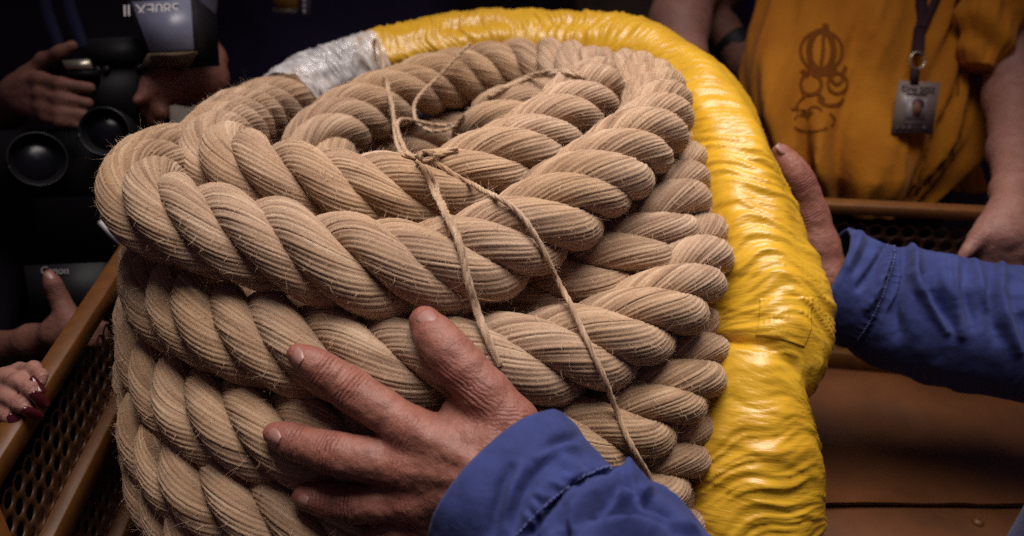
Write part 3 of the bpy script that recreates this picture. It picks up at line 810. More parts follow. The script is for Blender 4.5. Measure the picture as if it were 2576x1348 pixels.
def nail(parent, V, F, px, py, along, w, l, mat, nbias=None, bv=None, curve=.45, lift=.0006, tip=0.0):
    h = bv.ray_cast(Vector(CAM), Vector(P(px, py, 1) - CAM))
    p = np.array(h[0]); n = np.array(h[1])
    if n @ FWD > 0: n = -n
    if nbias is not None: n = unit(n + np.asarray(nbias, float))
    a = unit(np.asarray(along, float) - n * (np.asarray(along, float) @ n)); sd = np.cross(n, a)
    nu, nv = 11, 13
    u = np.linspace(-1, 1, nu); v = np.linspace(-1, 1, nv)
    U, Vv = np.meshgrid(u, v, indexing='ij')
    wid = w * (1 - .16 * (Vv < 0) * Vv ** 2)
    edge = (1 - np.abs(U) ** 3.0) ** .5
    LL = np.where(Vv > 0, Vv * l * (1 + tip * (1 - U ** 2) * 1.0) * (.72 + .28 * edge), Vv * l * (.55 + .45 * edge))
    H = -curve * w * U ** 2 - .10 * l * Vv ** 2 + lift
    top = p + sd * (U * wid)[..., None] + a * LL[..., None] + n * H[..., None]
    bot = top - n * .0012
    A = np.vstack([top.reshape(-1, 3), bot.reshape(-1, 3)]); m = nu * nv
    Fq = grid_faces(nu, nv, False)
    ring = np.concatenate([np.arange(nv), np.arange(1, nu) * nv + nv - 1, (nu - 1) * nv + np.arange(nv - 2, -1, -1), np.arange(nu - 2, 0, -1) * nv])
    r2 = np.roll(ring, -1)
    o = mk('fingernail', A, np.vstack([Fq, Fq[:, ::-1] + m, np.stack([ring, ring + m, r2 + m, r2], 1)]), mat, parent); fix_normals(o)
    return o
def bvh_of(V, F): return BVHTree.FromPolygons(V.tolist(), F.tolist())
def chain(pts, k=None):
    """pts: (px,py,d,rpx) -> primitives"""
    q = [(P(a, b, d), px2m(r, d)) for a, b, d, r in pts]
    return [(q[i][0], q[i + 1][0], q[i][1], q[i + 1][1]) + ((k,) if k else ()) for i in range(len(q) - 1)]

worker = thing('person', 'person in blue work jacket gripping the rope coil with both hands', 'person', (.50, .26, 0))
# ---- near hand, resting on the front of the coil
HS = .4638
def HC(cx, cy): return 628.9 + HS * cx, 723.2 + HS * cy
fing = {
 'thumb': [(950,188,90),(1008,270,108),(1082,352,116),(1165,450,122),(1275,575,132),(1420,740,140)],
 'index': [(258,362,60),(330,405,76),(402,452,86),(475,505,92),(550,556,106),(620,605,102),(710,660,106),(880,775,120)],
 'middle': [(130,792,60),(200,818,76),(275,846,88),(360,872,92),(455,900,106),(540,918,104),(640,935,108),(850,985,122)],
 'ring': [(285,1132,58),(350,1140,72),(415,1150,82),(490,1160,86),(572,1170,96),(640,1172,94),(720,1175,98),(890,1170,112)],
 'little': [(640,1392,52),(700,1370,66),(760,1345,72),(830,1322,80),(965,1290,98)],
}
fing3 = {}
for nm, L in fing.items():
    out = []
    n = len(L)
    for i, (cx, cy, r) in enumerate(L):
        x, y = HC(cx, cy); r = r * HS
        d0 = surf(x, min(y, 1400), 22) if x < 1500 else .58
        base = {'thumb': .552, 'index': .556, 'middle': .556, 'ring': .560, 'little': .565}[nm]
        t = i / (n - 1)
        d = d0 - px2m(r, .56) + .0015
        t2 = min(1, max(0, (t - .45) / .55))
        d = min(d, .585) * (1 - t2) + base * t2
        out.append([x, y, d, r])
    ds = np.array([o[2] for o in out]); ds2 = ds.copy()
    for i in range(1, n - 1): ds2[i] = .25 * ds[i - 1] + .5 * ds[i] + .25 * ds[i + 1]
    for i in range(n): out[i][2] = float(ds2[i])
    fing3[nm] = out
wx, wy = HC(1420, 1090)
prims = []
W0 = (wx, wy, .536, 66)
def palm(a, k=.014, w=W0): 
    prims.extend(chain([a, w], k))
for nm in ('index', 'middle', 'ring', 'little'):
    b = fing3[nm][-1]; palm((b[0], b[1], b[2] + .002, b[3] * .98))
tb = fing3['thumb'][-1]; palm((tb[0], tb[1], tb[2], tb[3]))
prims += chain([(*HC(1000, 880), .556, 56), (*HC(1300, 850), .548, 60)], .014)
prims += chain([(*HC(1120, 640), .566, 30), (*HC(1200, 760), .560, 50)], .016)          # web of the thumb
prims += chain([W0, (wx + 110, wy + 90, .52, 68), (wx + 330, wy + 260, .485, 84)], .02)  # forearm inside the sleeve
for nm, L in fing3.items():
    prims += chain([tuple(v) for v in L], .007)
# tendons and knuckle heads on the back of the hand
for nm, lift in (('index', .0065), ('middle', .006), ('ring', .005)):
    b = fing3[nm][-1]
    prims += chain([(b[0] + 6, b[1], b[2] - px2m(b[3], .55) + .0052, 20), (b[0] + (wx - b[0]) * .7, b[1] + (wy - b[1]) * .7, .536 - px2m(60, .54) + .0035, 9)], .007)
    prims += chain([(b[0] - 14, b[1] - 6, b[2] - px2m(b[3], .55) + .0100, 36), (b[0] + 14, b[1] + 6, b[2] - px2m(b[3], .55) + .0105, 34)], .010)
joints = []
for nm, ids in (('thumb', (2,)), ('index', (2, 4)), ('middle', (2, 4)), ('ring', (2, 4)), ('little', (2,))):
    L = fing3[nm]
    for i in ids:
        J = P(*L[i][:3]); ax = P(*L[i + 1][:3]) - P(*L[i - 1][:3])
        joints.append((J, ax, px2m(L[i][3], L[i][2]) * (.6 if nm == 'thumb' else .85), .9 if i == 4 else .6))
    b = L[-1]; joints.append((P(*b[:3]), P(wx, wy, .536) - P(*b[:3]), px2m(b[3], .55) * .9, .30))
joints.append((P(*HC(1160, 560), .545), P(*HC(1300, 480), .55) - P(*HC(1150, 700), .55), .016, .35))
tips = [(P(*L[0][:3]), .014) for L in fing3.values()]
ho, HV, HF = hand_mesh('hand', prims, joints, worker, M_SKIN, .0014, .007, tips)
HB = bvh_of(HV, HF)
def axis_of(L): return unit(P(*L[0][:3]) - P(*L[2][:3]))
for nm, (cx, cy), w_, l_, nb in (('thumb', (985, 158), .0078, .0086, UP * .55 + RIGHT * .15 - FWD * .4), ('index', (246, 378), .0056, .0066, -RIGHT * .5 - FWD * .4),
                       ('middle', (122, 815), .0056, .0066, -RIGHT * .5 - FWD * .4), ('ring', (275, 1155), .0052, .0062, -RIGHT * .5 - FWD * .4)):
    x, y = HC(cx, cy)
    nail(ho, HV, HF, x, y, axis_of(fing3[nm]), w_, l_, M_NAIL, nb, HB)

# ---- far hand behind the yellow tube
prims = chain([(1964,384,.862,23),(1978,408,.862,29),(1996,434,.862,34),(2012,460,.864,36),(2026,496,.868,36),(2038,540,.872,42),(2056,620,.876,52),(2078,700,.876,54),(2150,735,.87,56),(2300,785,.86,62)], .008)
prims += chain([(2030,560,.885,44),(2040,640,.888,50),(2070,700,.88,52)], .012)
for yy, xx in ((520, 1985), (575, 1995), (630, 2005), (680, 2012)):
    prims += chain([(2045, yy + 40, .895, 36), (xx + 10, yy + 5, .925, 32), (xx - 60, yy - 10, .945, 28), (xx - 140, yy - 15, .935, 26)], .006)
J1 = P(2012, 460, .864); ax1 = P(2026, 496, .868) - P(1996, 434, .862)
ho2, V2, F2 = hand_mesh('hand', prims, [(J1, ax1, .012, .55), (P(2034, 535, .87), ax1, .012, .45)], worker, M_SKIN, .0018, .007, [(P(1964, 384, .862), .012)])
nail(ho2, V2, F2, 1970, 372, P(1964, 384, .862) - P(1996, 434, .862), .0062, .0068, M_NAIL, RIGHT * .8 + UP * .3, bvh_of(V2, F2))

# ---- sleeves
def line_fold(S, TH, R, s0, t0, s1, t1, wd, amp):
    """a ridge along a line from (s0,t0) to (s1,t1) on the unrolled sleeve (metres, degrees)"""
    t0, t1 = math.radians(t0), math.radians(t1)
    x = S; y = ((TH + PI) % (2 * PI) - PI) * R
    ax_, ay, bx, by = s0, t0 * R, s1, t1 * R
    L2 = (bx - ax_) ** 2 + (by - ay) ** 2
    t = np.clip(((x - ax_) * (bx - ax_) + (y - ay) * (by - ay)) / L2, 0, 1)
    d = np.hypot(x - ax_ - t * (bx - ax_), y - ay - t * (by - ay))
    taper = np.sin(PI * np.clip(t * .86 + .07, 0, 1)) ** .6
    return amp * taper * np.exp(-(d / wd) ** 2)
def traced_folds(Pg, lines):
    """Pg (nu,nv,3) cloth; lines: (pixel polyline, width px, height m). The height goes into the cloth along its normal."""
    rel = Pg - CAM; z = rel @ FWD
    X = 1288.0 + FPX * (rel @ RIGHT) / z; Y = 674.0 - FPX * (rel @ UP) / z
    gu = np.gradient(Pg, axis=0); gv = np.roll(Pg, -1, 1) - np.roll(Pg, 1, 1)
    n = unit(np.cross(gu, gv)); cen = Pg.mean(1, keepdims=True)
    n = np.where(np.sum(n * (Pg - cen), -1, keepdims=True) < 0, -n, n)
    front = np.clip(np.sum(n * unit(CAM - Pg), -1) * 3 + .35, 0, 1)
    h = np.zeros(X.shape)
    for pts, w_, amp in lines:
        best = np.full(X.shape, 1e9); par = np.zeros(X.shape); m = len(pts) - 1
        for k in range(m):
            (ax_, ay), (bx, by) = pts[k], pts[k + 1]
            t = np.clip(((X - ax_) * (bx - ax_) + (Y - ay) * (by - ay)) / ((bx - ax_) ** 2 + (by - ay) ** 2), 0, 1)
            d = np.hypot(X - ax_ - t * (bx - ax_), Y - ay - t * (by - ay)); u = d < best
            best[u] = d[u]; par[u] = ((k + t) / m)[u]
        h += 1.35 * amp * np.exp(-(best / w_) ** 2) * (.35 + .65 * np.sin(PI * np.clip(par, .02, .98)) ** .5)
    return Pg + n * (h * front)[..., None]
def sleeve(name, path, prof, lines, parent, mat, seed, inner=.045, step=.0015, nv=260, wob=.003):
    """path: 3-D points from the cuff to the shoulder; prof: (s, r)"""
    C, s = spline(path, step)
    keep = np.concatenate([np.where(s < .27)[0], np.where(s >= .27)[0][::10]]); C, s = C[keep], s[keep]     # coarser past the frame
    ref = CAM - C[0]
    r = np.interp(s, [a for a, b in prof], [b for a, b in prof])
    k = 5; r = np.convolve(np.pad(r, k, 'edge'), np.ones(2 * k + 1) / (2 * k + 1), 'valid')
    ni = int(inner / step)
    T, Nn, B = frames(C); q0 = ref - T[0] * (T[0] @ ref); a0 = math.atan2(q0 @ B[0], q0 @ Nn[0])
    th = np.linspace(0, 2 * PI, nv, endpoint=False) + a0 + PI          # seam of the grid lies at the back
    S2, TH = np.meshgrid(s, th, indexing='ij')
    c, q = np.cos(TH), np.sin(TH)
    m = np.clip((S2 - .05) / .02, 0, 1)
    D = wob * (fbm(S2 * 22 + seed, c * 1.3, q * 1.3 + seed, 3) - .5) * 2 + .0014 * (fbm(S2 * 90 + seed, c * 5, q * 5, 2) - .5)
    a = 1.04 - np.sqrt((2 * vnoise(S2 * 26 + 2.5 * q + seed, c * 1.3, q * 1.3) - 1) ** 2 + .03)
    D = D + m * .0045 * (a ** 2 - .3)
    D = D - .0035 * np.exp(-((S2 - .048) / .0022) ** 2)
    D = D + .0009 * np.exp(-((S2 - .0435) / .006) ** 2) * np.sin(TH * 46 + 5 * np.sin(TH * 3)) * (.3 + vnoise(c * 6, q * 6, 0 * c + seed))
    Ro = r[:, None] + D
    dirs = c[..., None] * Nn[:, None] + q[..., None] * B[:, None]
    Pout = traced_folds(C[:, None] + Ro[..., None] * dirs, lines)
    e = np.exp(-s / .004)[:, None, None]                               # turned hem keeps its round edge
    Pin = (Pout - .0040 * dirs)[ni:0:-1]; lip = (Pout[:1] - .0020 * dirs[:1]) - T[:1, None] * .0018
    V = np.vstack([Pin.reshape(-1, 3), lip.reshape(-1, 3), Pout.reshape(-1, 3)])
    o = mk(name, V, grid_faces(ni + 1 + len(C), nv), mat, parent); fix_normals(o)
    return o, Pout, s
near_path = [P(1258,1226,.527),P(1338,1304,.513),P(1420,1392,.50),P(1580,1570,.472),(.16,.22,.84),(.28,.13,.86),(.38,.10,1.08),(.42,.12,1.30)]
def tr(ox, oy, k, L): return [([(ox + x * k, oy + y * k) for x, y in pts], w_ * k, amp) for pts, w_, amp in L]
nf = tr(1006.2, 955.9, .3516, [
    ([(1500,660),(1380,690),(1250,760),(1150,870),(1050,990),(950,1100)], 24, -.0055), ([(1460,700),(1300,770),(1190,890),(1090,1010),(1010,1110)], 24, .0040),
    ([(1490,750),(1340,840),(1210,940),(1100,1060)], 26, -.0050), ([(1790,650),(1620,720),(1460,800),(1310,905),(1160,1060)], 46, .0095),
    ([(1690,765),(1590,765),(1500,815),(1390,905),(1260,1010)], 32, -.0095), ([(1640,735),(1730,830),(1785,800)], 28, .0070), ([(1700,850),(1850,950),(1960,1020)], 52, -.0095),
    ([(1590,810),(1750,920),(1950,1050),(2100,1110)], 40, .0085), ([(1430,960),(1590,910),(1710,950)], 62, -.0100), ([(1430,1040),(1650,1070),(1850,1130)], 60, .0085),
    ([(1190,1010),(1170,1140)], 42, -.0075), ([(990,545),(1100,500),(1260,480)], 40, .0045), ([(1000,520),(1130,440),(1290,395)], 34, -.0045), ([(1080,560),(960,680),(880,800),(830,950),(800,1100)], 44, -.0055),
    ([(1130,550),(1240,640),(1300,700)], 36, .0035), ([(790,640),(730,780),(680,950),(650,1100)], 46, -.0045), ([(880,620),(800,760),(750,930)], 36, .0030),
    ([(1080,735),(1175,785)], 20, .0034), ([(975,810),(1075,865)], 20, .0034), ([(950,885),(1005,955)], 20, .0030), ([(890,960),(960,1030)], 22, .0030), ([(1180,690),(1240,720)], 18, .0026)])
so, PO, SL = sleeve('jacket_sleeve', near_path, [(0,.0575),(.006,.0590),(.020,.0575),(.044,.0555),(.052,.0555),(.062,.0670),(.085,.0690),(.12,.066),(.2,.066),(.3,.070),(.5,.075)], nf, worker, M_BLUE, 3)
far_path = [P(2072,702,.875),P(2130,728,.872),P(2250,772,.866),P(2420,815,.858),P(2640,850,.845),(.72,.56,.84),(.72,.30,1.0),(.68,.20,1.30)]
ff = tr(1887.0, 346.0, .49, [
    ([(705,545),(665,620),(615,700),(560,770)], 18, -.0055), ([(725,575),(700,660),(650,790),(605,870)], 24, .0065), ([(830,565),(850,615),(840,700),(870,780),(935,885),(1010,990)], 24, .0085),
    ([(790,620),(760,760),(740,900),(760,1000)], 44, -.0095), ([(905,700),(955,820),(1030,960)], 38, -.0075), ([(1050,640),(1050,760),(1062,900),(1085,1010)], 26, .0075), ([(1095,700),(1115,850),(1150,960)], 42, -.0065),
    ([(1290,660),(1280,800),(1312,950),(1375,1090)], 28, .0075), ([(1240,710),(1245,900),(1280,1020)], 46, -.0070), ([(1345,740),(1385,900),(1430,1020)], 36, -.0060), ([(1150,635),(1172,720),(1225,860)], 24, .0055),
    ([(470,455),(450,540),(420,640)], 24, .0045), ([(520,480),(480,580),(440,700)], 24, -.0055), ([(565,490),(542,560),(500,650)], 24, .0045), ([(620,520),(590,600),(540,690)], 22, -.0040), ([(985,640),(1000,760),(1030,850)], 26, .0040)])
so2, PO2, SL2 = sleeve('jacket_sleeve', far_path, [(0,.058),(.006,.0595),(.02,.058),(.044,.0565),(.052,.0565),(.066,.062),(.10,.064),(.2,.067),(.5,.075)], ff, worker, M_BLUE, 8)
# rows of stitching by the cuff seams, thrown onto the cloth
def stitches(PO, SL, s0, t0, t1, n, parent):
    i = int(np.searchsorted(SL, s0)); nv = PO.shape[1]
    V, F = [], []
    for k in range(n):
        a = int((t0 + (t1 - t0) * k / n) / 360 * nv) % nv; b = (a + 2) % nv
        p, q = PO[i, a], PO[i, b]; c = PO[i].mean(0)
        nrm = unit((p + q) / 2 - c); v, f = box_vf((p + q) / 2 + nrm * .0006, np.linalg.norm(q - p) * .36, .0005, .0006, np.stack([unit(q - p), np.cross(nrm, unit(q - p)), nrm], 1))
        F.append(f[0] + 8 * k); V.append(v)
    return mk('stitching', np.vstack(V), np.vstack(F), M_STITCH, parent)
stitches(PO, SL, .0425, 50, 280, 90, so); stitches(PO2, SL2, .0425, 30, 250, 90, so2)
# jacket body and trousers, standing beside the lens
def loft(name, rows, mat, parent, nv=96, disp=None, ring=60, cap=True):
    """rows: (centre xyz, half width, half depth)"""
    A = np.array([[*c, a, b] for c, a, b in rows], float)
    t = np.linspace(0, 1, len(A)); ti = np.linspace(0, 1, ring)
    q = np.stack([np.interp(ti, t, A[:, j]) for j in range(5)], 1)
    k = max(1, ring // 24)
    for _ in range(2):
        pad = np.pad(q, ((k, k), (0, 0)), 'edge'); q = np.stack([np.convolve(pad[:, j], np.ones(2 * k + 1) / (2 * k + 1), 'valid') for j in range(5)], 1)
    th = np.linspace(0, 2 * PI, nv, endpoint=False)
    S, TH = np.meshgrid(q[:, 2], th, indexing='ij')
    D = disp(S, TH) if disp is not None else 0 * S
    cx, sx = np.cos(TH), np.sin(TH)
    se = .82
    ex = np.sign(cx) * np.abs(cx) ** se; ey = np.sign(sx) * np.abs(sx) ** se
    V = np.stack([q[:, 0:1] + (q[:, 3:4] + D) * ex, q[:, 1:2] + (q[:, 4:5] + D) * ey, q[:, 2:3] + 0 * TH], -1).reshape(-1, 3)
    F = [grid_faces(ring, nv)]
    if cap:
        n = len(V); V = np.vstack([V, q[:1, :3], q[-1:, :3]]); j = np.arange(nv); b = (ring - 1) * nv
        F += [np.stack([(j + 1) % nv, j, np.full(nv, n)], 1), np.stack([b + j, b + (j + 1) % nv, np.full(nv, n + 1)], 1)]
    o = mk(name, V, F, mat, parent); fix_normals(o)
    return o, V, F[0]
def drape(seed, amp, fu=9, fz=3):
    def f(S, TH):
        c, q = np.cos(TH), np.sin(TH)
        a = fbm(c * 2.2 + S * 1.5, q * 2.2, S * fz + seed, 3) - .5
        b = 1 - np.abs(2 * vnoise(TH * 1.6 + S * fu, S * 2 + seed, q) - 1)
        return amp * (1.6 * a + .8 * (b ** 2 - .3))
    return f
loft('jacket', [((.50, .27, .74), .232, .168), ((.50, .27, .92), .222, .16), ((.50, .25, 1.20), .21, .14), ((.50, .22, 1.38), .16, .10), ((.50, .22, 1.42), .07, .06)], M_BLUE, worker, disp=drape(2, .006))
for dx in (-.085, .085): loft('trouser_leg', [((.50 + dx, .27, .0), .07, .07), ((.50 + dx, .27, .45), .075, .08), ((.50 + dx, .27, .76), .085, .10)], M_NAVY, worker, nv=40, ring=24, disp=drape(4, .004))

# ================================================================== PEOPLE AROUND THE CART
def body_rows(rows, ratio):
    """rows: (py, xl, xr, d): width from the picture at distance d -> horizontal ellipses"""
    out = []
    for py, xl, xr, d in rows:
        c = P((xl + xr) / 2, py, d); hw = (xr - xl) / 2 * d / FPX
        out.append(((c[0], c[1], c[2]), hw, hw * ratio))
    return out
def ribbon(name, pts, width, mat, parent, nrm=None, th=.0008, step=.004):
    C, s = spline(pts, step); T = unit(np.gradient(C, axis=0))
    n = unit(CAM - C.mean(0)) if nrm is None else unit(nrm)
    sd = unit(np.cross(T, n[None])); nn = np.cross(sd, T)
    w2 = width / 2
    V = np.stack([C - sd * w2 + nn * th, C + sd * w2 + nn * th, C + sd * w2 - nn * th, C - sd * w2 - nn * th], 1).reshape(-1, 3)
    o = mk(name, V, [grid_faces(len(C), 4), np.array([[0, 1, 2, 3], [len(V) - 1, len(V) - 2, len(V) - 3, len(V) - 4]])], mat, parent, smooth=False); fix_normals(o)
    return o
def slab(name, corners, d, th, mat, parent, push=FWD):
    """corners px (4) at distance d (number or list): a plate of thickness th going away along push"""
    ds = d if isinstance(d, (list, tuple)) else [d] * 4
    a = np.array([P(x, y, q) for (x, y), q in zip(corners, ds)]); b = a + np.asarray(push) * th
    o = mk(name, np.vstack([a, b]), np.array([[0, 1, 2, 3], [7, 6, 5, 4], [0, 4, 5, 1], [1, 5, 6, 2], [2, 6, 7, 3], [3, 7, 4, 0]]), mat, parent, smooth=False); fix_normals(o)
    return o
def letters(name, txt, centre, xdir, ydir, size, mat, parent):
    cu = bpy.data.curves.new('letters', 'FONT'); cu.body = txt; cu.size = size; cu.align_x = 'CENTER'; cu.align_y = 'CENTER'; cu.extrude = .0004
    t = bpy.data.objects.new('tmp', cu); COL.objects.link(t)
    dg = bpy.context.evaluated_depsgraph_get(); me = bpy.data.meshes.new_from_object(t.evaluated_get(dg))
    n = len(me.vertices); v = np.zeros(n * 3); me.vertices.foreach_get('co', v); v = v.reshape(-1, 3)
    polys = [list(p.vertices) for p in me.polygons]
    bpy.data.objects.remove(t); bpy.data.curves.remove(cu)
    X = unit(xdir); Y = unit(np.asarray(ydir) - X * (np.asarray(ydir) @ X)); Z = np.cross(X, Y)
    W = np.asarray(centre) + v[:, :1] * X + v[:, 1:2] * Y + v[:, 2:] * Z
    bp = parent; base = np.zeros(3)
    while bp is not None: base = base + np.array(bp.location); bp = bp.parent
    m2 = bpy.data.meshes.new(name); m2.from_pydata((W - base).tolist(), [], polys); m2.materials.append(mat)
    o = bpy.data.objects.new(name, m2); COL.objects.link(o); o.parent = parent
    return o
def strokes(name, bv, lines, mat, parent, off=.0012):
    Vs, Fs, n0 = [], [], 0
    for pts, wpx in lines:
        q, _ = spline(np.array([(a, b, 0) for a, b in pts], float), 5.0)
        c, nr = [], []
        for a, b, _ in q:
            h = bv.ray_cast(Vector(CAM), Vector(P(a, b, 1) - CAM))
            if h[0] is None: continue
            n = np.array(h[1]); n = -n if n @ FWD > 0 else n
            c.append(np.array(h[0]) + n * off); nr.append(n)
        if len(c) < 3: continue
        c = np.array(c); nr = np.array(nr); T = unit(np.gradient(c, axis=0)); sd = np.cross(T, nr)
        w_ = wpx / 2 * 1.2 / FPX
        V = np.stack([c - sd * w_, c + sd * w_], 1).reshape(-1, 3)
        Vs.append(V); Fs.append(grid_faces(len(c), 2, False) + n0); n0 += len(V)
    return mk(name, np.vstack(Vs), np.vstack(Fs), mat, parent)

# ---- person in the orange shirt
p2 = thing('person', 'person in printed orange shirt with badge behind the perforated panel', 'person', (.55, 1.32, 0))
rows = body_rows([(500,1985,2300,1.26),(455,1950,2345,1.26),(400,1915,2395,1.25),(330,1885,2432,1.25),(250,1872,2445,1.25),(130,1895,2455,1.26),(0,1925,2470,1.28),(-150,1960,2480,1.32),(-330,1990,2480,1.38)], .48)
def shirt_disp(S, TH):
    c, q = np.cos(TH), np.sin(TH)
    z = S - CAM[2]
    dia = vnoise(c * 4.2 + z * 9, z * 4.5 - c * 3 + 4, q)
    dia2 = 1 - np.abs(2 * vnoise(c * 9 - z * 12 + 3, z * 4 + 1, q * 1.5) - 1)
    low = np.clip((-.36 - z) / .12, 0, 1)
    return .044 * (dia - .5) + .014 * (dia2 ** 2 - .3) + low * .012 * np.sin(TH * 9 + 3 * np.sin(TH * 3))
sh, SV, SF = loft('shirt', rows, M_ORANGE, p2, nv=180, disp=shirt_disp, ring=140)
SB = bvh_of(SV, SF)
arc = lambda cx, cy, rx, ry, a0, a1, n=14: [(cx + rx * math.cos(math.radians(a)), cy + ry * math.sin(math.radians(a))) for a in np.linspace(a0, a1, n)]
em = [(arc(2066, 128, 52, 50, 0, 360, 26), 8), (arc(2066, 128, 30, 50, -100, 100), 16), (arc(2066, 128, 30, 50, 80, 280), 16), ([(2072, 78), (2070, 128), (2064, 178)], 9),
      ([(2076, 60), (2078, 76)], 16), (arc(2060, 176, 44, 10, 0, 180, 10), 12), (arc(2040, 212, 26, 26, 0, 360, 20), 9), (arc(2106, 210, 24, 26, 0, 360, 20), 8),
      ([(2090, 200), (2104, 214), (2122, 200)], 9), ([(2128, 168), (2120, 184), (2112, 190)], 12), (arc(2090, 246, 30, 20, 0, 180, 12), 9), ([(2026, 240), (2010, 258), (2004, 270)], 9),
      ([(2058, 236), (2072, 252), (2068, 262)], 9), ([(1990, 274), (2020, 278), (2046, 284)], 7), (arc(2050, 290, 20, 22, 150, 330, 10), 5), ([(2000, 300), (2012, 288), (2040, 292)], 5),
      ([(2085, 284), (2100, 300), (2090, 318)], 5), (arc(2040, 318, 40, 12, 0, 180, 10), 5)]
tag(strokes('printed_emblem', SB, em, M_ORANGE_D, sh), label='dark brown domed emblem printed on the shirt')
strokes('side_seam', SB, [([(2452, -20), (2440, 60), (2425, 120), (2412, 180), (2408, 240)], 6)], M_ORANGE_D, sh)
# shirt tail seen past the hip, sleeve, arm and hand
loft('shirt_tail', body_rows([(478,2392,2486,1.36),(440,2372,2470,1.37),(380,2385,2445,1.38),(300,2400,2440,1.38)], .35), M_ORANGE, p2, disp=drape(6, .006))
tube('shirt_sleeve', [P(2430,-260,1.30),P(2500,-100,1.22),P(2498,40,1.19),P(2478,130,1.19),P(2462,178,1.19)], [px2m(95,1.2),px2m(98,1.2),px2m(78,1.2),px2m(58,1.2),px2m(44,1.2)], M_ORANGE, p2, nv=80, step=.003,
     disp=lambda S, TH: .016 * (fbm(S * 16, np.cos(TH) * 2, np.sin(TH) * 2) - .5) + .004 * np.sin(S * 120 + 3 * np.sin(TH)))
arm = chain([(2520,-60,1.24,70),(2535,100,1.22,68),(2548,250,1.17,62),(2545,380,1.09,50),(2542,480,1.0,40),(2534,540,.965,42),(2508,590,.952,46),(2538,600,.955,46)], .02)
arm += chain([(2490,570,.95,28),(2462,598,.945,22),(2428,636,.942,16)], .008)
for a, b, c, e in ((2485,625,2476,668),(2510,635,2500,690),(2535,640,2528,700),(2558,630,2555,690)):
    arm += chain([(a + 20, b - 40, .955, 24), (a, b, .948, 19), (c, e, .952, 15)], .008)
ao, AV, AF = hand_mesh('arm', arm, [(P(2462, 598, .945), P(2490, 570, .95) - P(2428, 636, .942), .01, .6)], p2, M_SKIN_PALE, .0026, .008, smooth=2)
nail(ao, AV, AF, 2424, 634, P(2428, 636, .942) - P(2462, 598, .945), .0055, .006, M_SKIN_PALE, None, bvh_of(AV, AF))
for dx in (-.09, .09): loft('trouser_leg', [((.53 + dx, 1.30, 0), .07, .08), ((.53 + dx, 1.30, .45), .08, .09), ((.53 + dx, 1.30, .86), .10, .11)], M_BLACK, p2, nv=40, ring=24, disp=drape(5, .004))
# ---- lanyard and badge hanging on the shirt
dB = min(hit_depth(x, y, SB) or 1.2 for x, y in ((2262, 202), (2366, 208), (2345, 338), (2242, 333), (2305, 270))) - .004
bd = thing('badge', 'grey identity card with portrait hanging on dark lanyard over orange shirt', 'badge', P(2295, 335, dB))
def shd(x, y): return (hit_depth(x, y, SB) or dB) - .003
ribbon('strap', [P(2322, -160, shd(2322, -100)), P(2320, -60, shd(2320, -60)), P(2318, 10, shd(2318, 10)), P(2313, 80, shd(2313, 80)), P(2308, 138, dB - .001)], .016, M_STRAP, bd)
ribbon('strap', [P(2400, -120, shd(2400, -60)), P(2372, -40, shd(2372, -40)), P(2340, 30, shd(2340, 30)), P(2322, 70, shd(2322, 70) - .002)], .012, M_STRAP, bd)
rg = [P(2308 + 19 * math.cos(a), 152 + 21 * math.sin(a), dB - .002) for a in np.linspace(0, 2 * PI, 28)]
tube('ring', rg, [.0014] * len(rg), M_METAL, bd, nv=8, step=.003)
slab('clip', [(2294, 172), (2314, 172), (2311, 212), (2290, 210)], dB - .003, .004, M_STRAP, bd)
card = slab('card', [(2262, 202), (2366, 208), (2345, 338), (2242, 333)], dB - .0015, .0016, M_CARD, bd)
slab('portrait_photo', [(2283, 245), (2334, 248), (2326, 302), (2276, 299)], dB - .0024, .0008, M_PHOTO, card)
for nm, cx, cy, rx, ry, m_, off in (('hair', 2310, 262, 16, 15, M_DARKP, .0030), ('face', 2307, 275, 13, 19, M_SKIN_BG, .0034), ):
    th = np.linspace(0, 2 * PI, 20, endpoint=False)
    v = np.array([P(cx + rx * math.cos(a), cy + ry * math.sin(a), dB - off) for a in th]); v2 = v + FWD * .0006
    j = np.arange(20); o = mk(nm, np.vstack([v, v2]), [np.array([j]), np.stack([j, j + 20, (j + 1) % 20 + 20, (j + 1) % 20], 1)], m_, card, smooth=False); fix_normals(o)
xd = P(2366, 208, dB) - P(2262, 202, dB); yd = P(2262, 202, dB) - P(2242, 333, dB)
letters('lettering', 'Círio 2023', P(2310, 224, dB - .003), xd, yd, .0105, M_DARKP, card)
for x, y, w_ in ((2306, 237, 26), (2298, 310, 24)): slab('print_line', [(x - w_, y - 3), (x + w_, y - 1), (x + w_, y + 3), (x - w_, y + 1)], dB - .0024, .0006, M_DARKP, card)
for x in (2260, 2275, 2290, 2327): slab('print_mark', [(x - 5, 316), (x + 5, 316), (x + 4, 328), (x - 6, 328)], dB - .0024, .0006, M_DARKP, card)

# ---- person with bare forearms behind the yellow wrapping
p3 = thing('person', 'person in khaki top, bare forearms, black wristband, behind the yellow wrapping', 'person', (.22, 1.75, 0))
loft('top', body_rows([(520,1430,1690,1.72),(250,1440,1720,1.70),(60,1450,1740,1.70),(-200,1450,1760,1.72),(-420,1480,1740,1.75)], .6), M_KHAKI, p3, disp=drape(9, .012))
a3 = chain([(1790,-160,1.42,88),(1730,-40,1.40,80),(1708,60,1.36,72),(1720,160,1.32,56),(1740,230,1.30,44)], .02)
oA, _, _ = hand_mesh('forearm', a3, [], p3, M_SKIN_PALE, .004, .01, smooth=2)
a4 = chain([(1900,-120,1.52,80),(1800,-20,1.48,64),(1780,30,1.45,46),(1815,75,1.42,42),(1850,120,1.40,40),(1880,165,1.38,44),(1895,215,1.38,36)], .016)
oB, _, _ = hand_mesh('forearm', a4, [], p3, M_SKIN_BG, .004, .01, smooth=2)
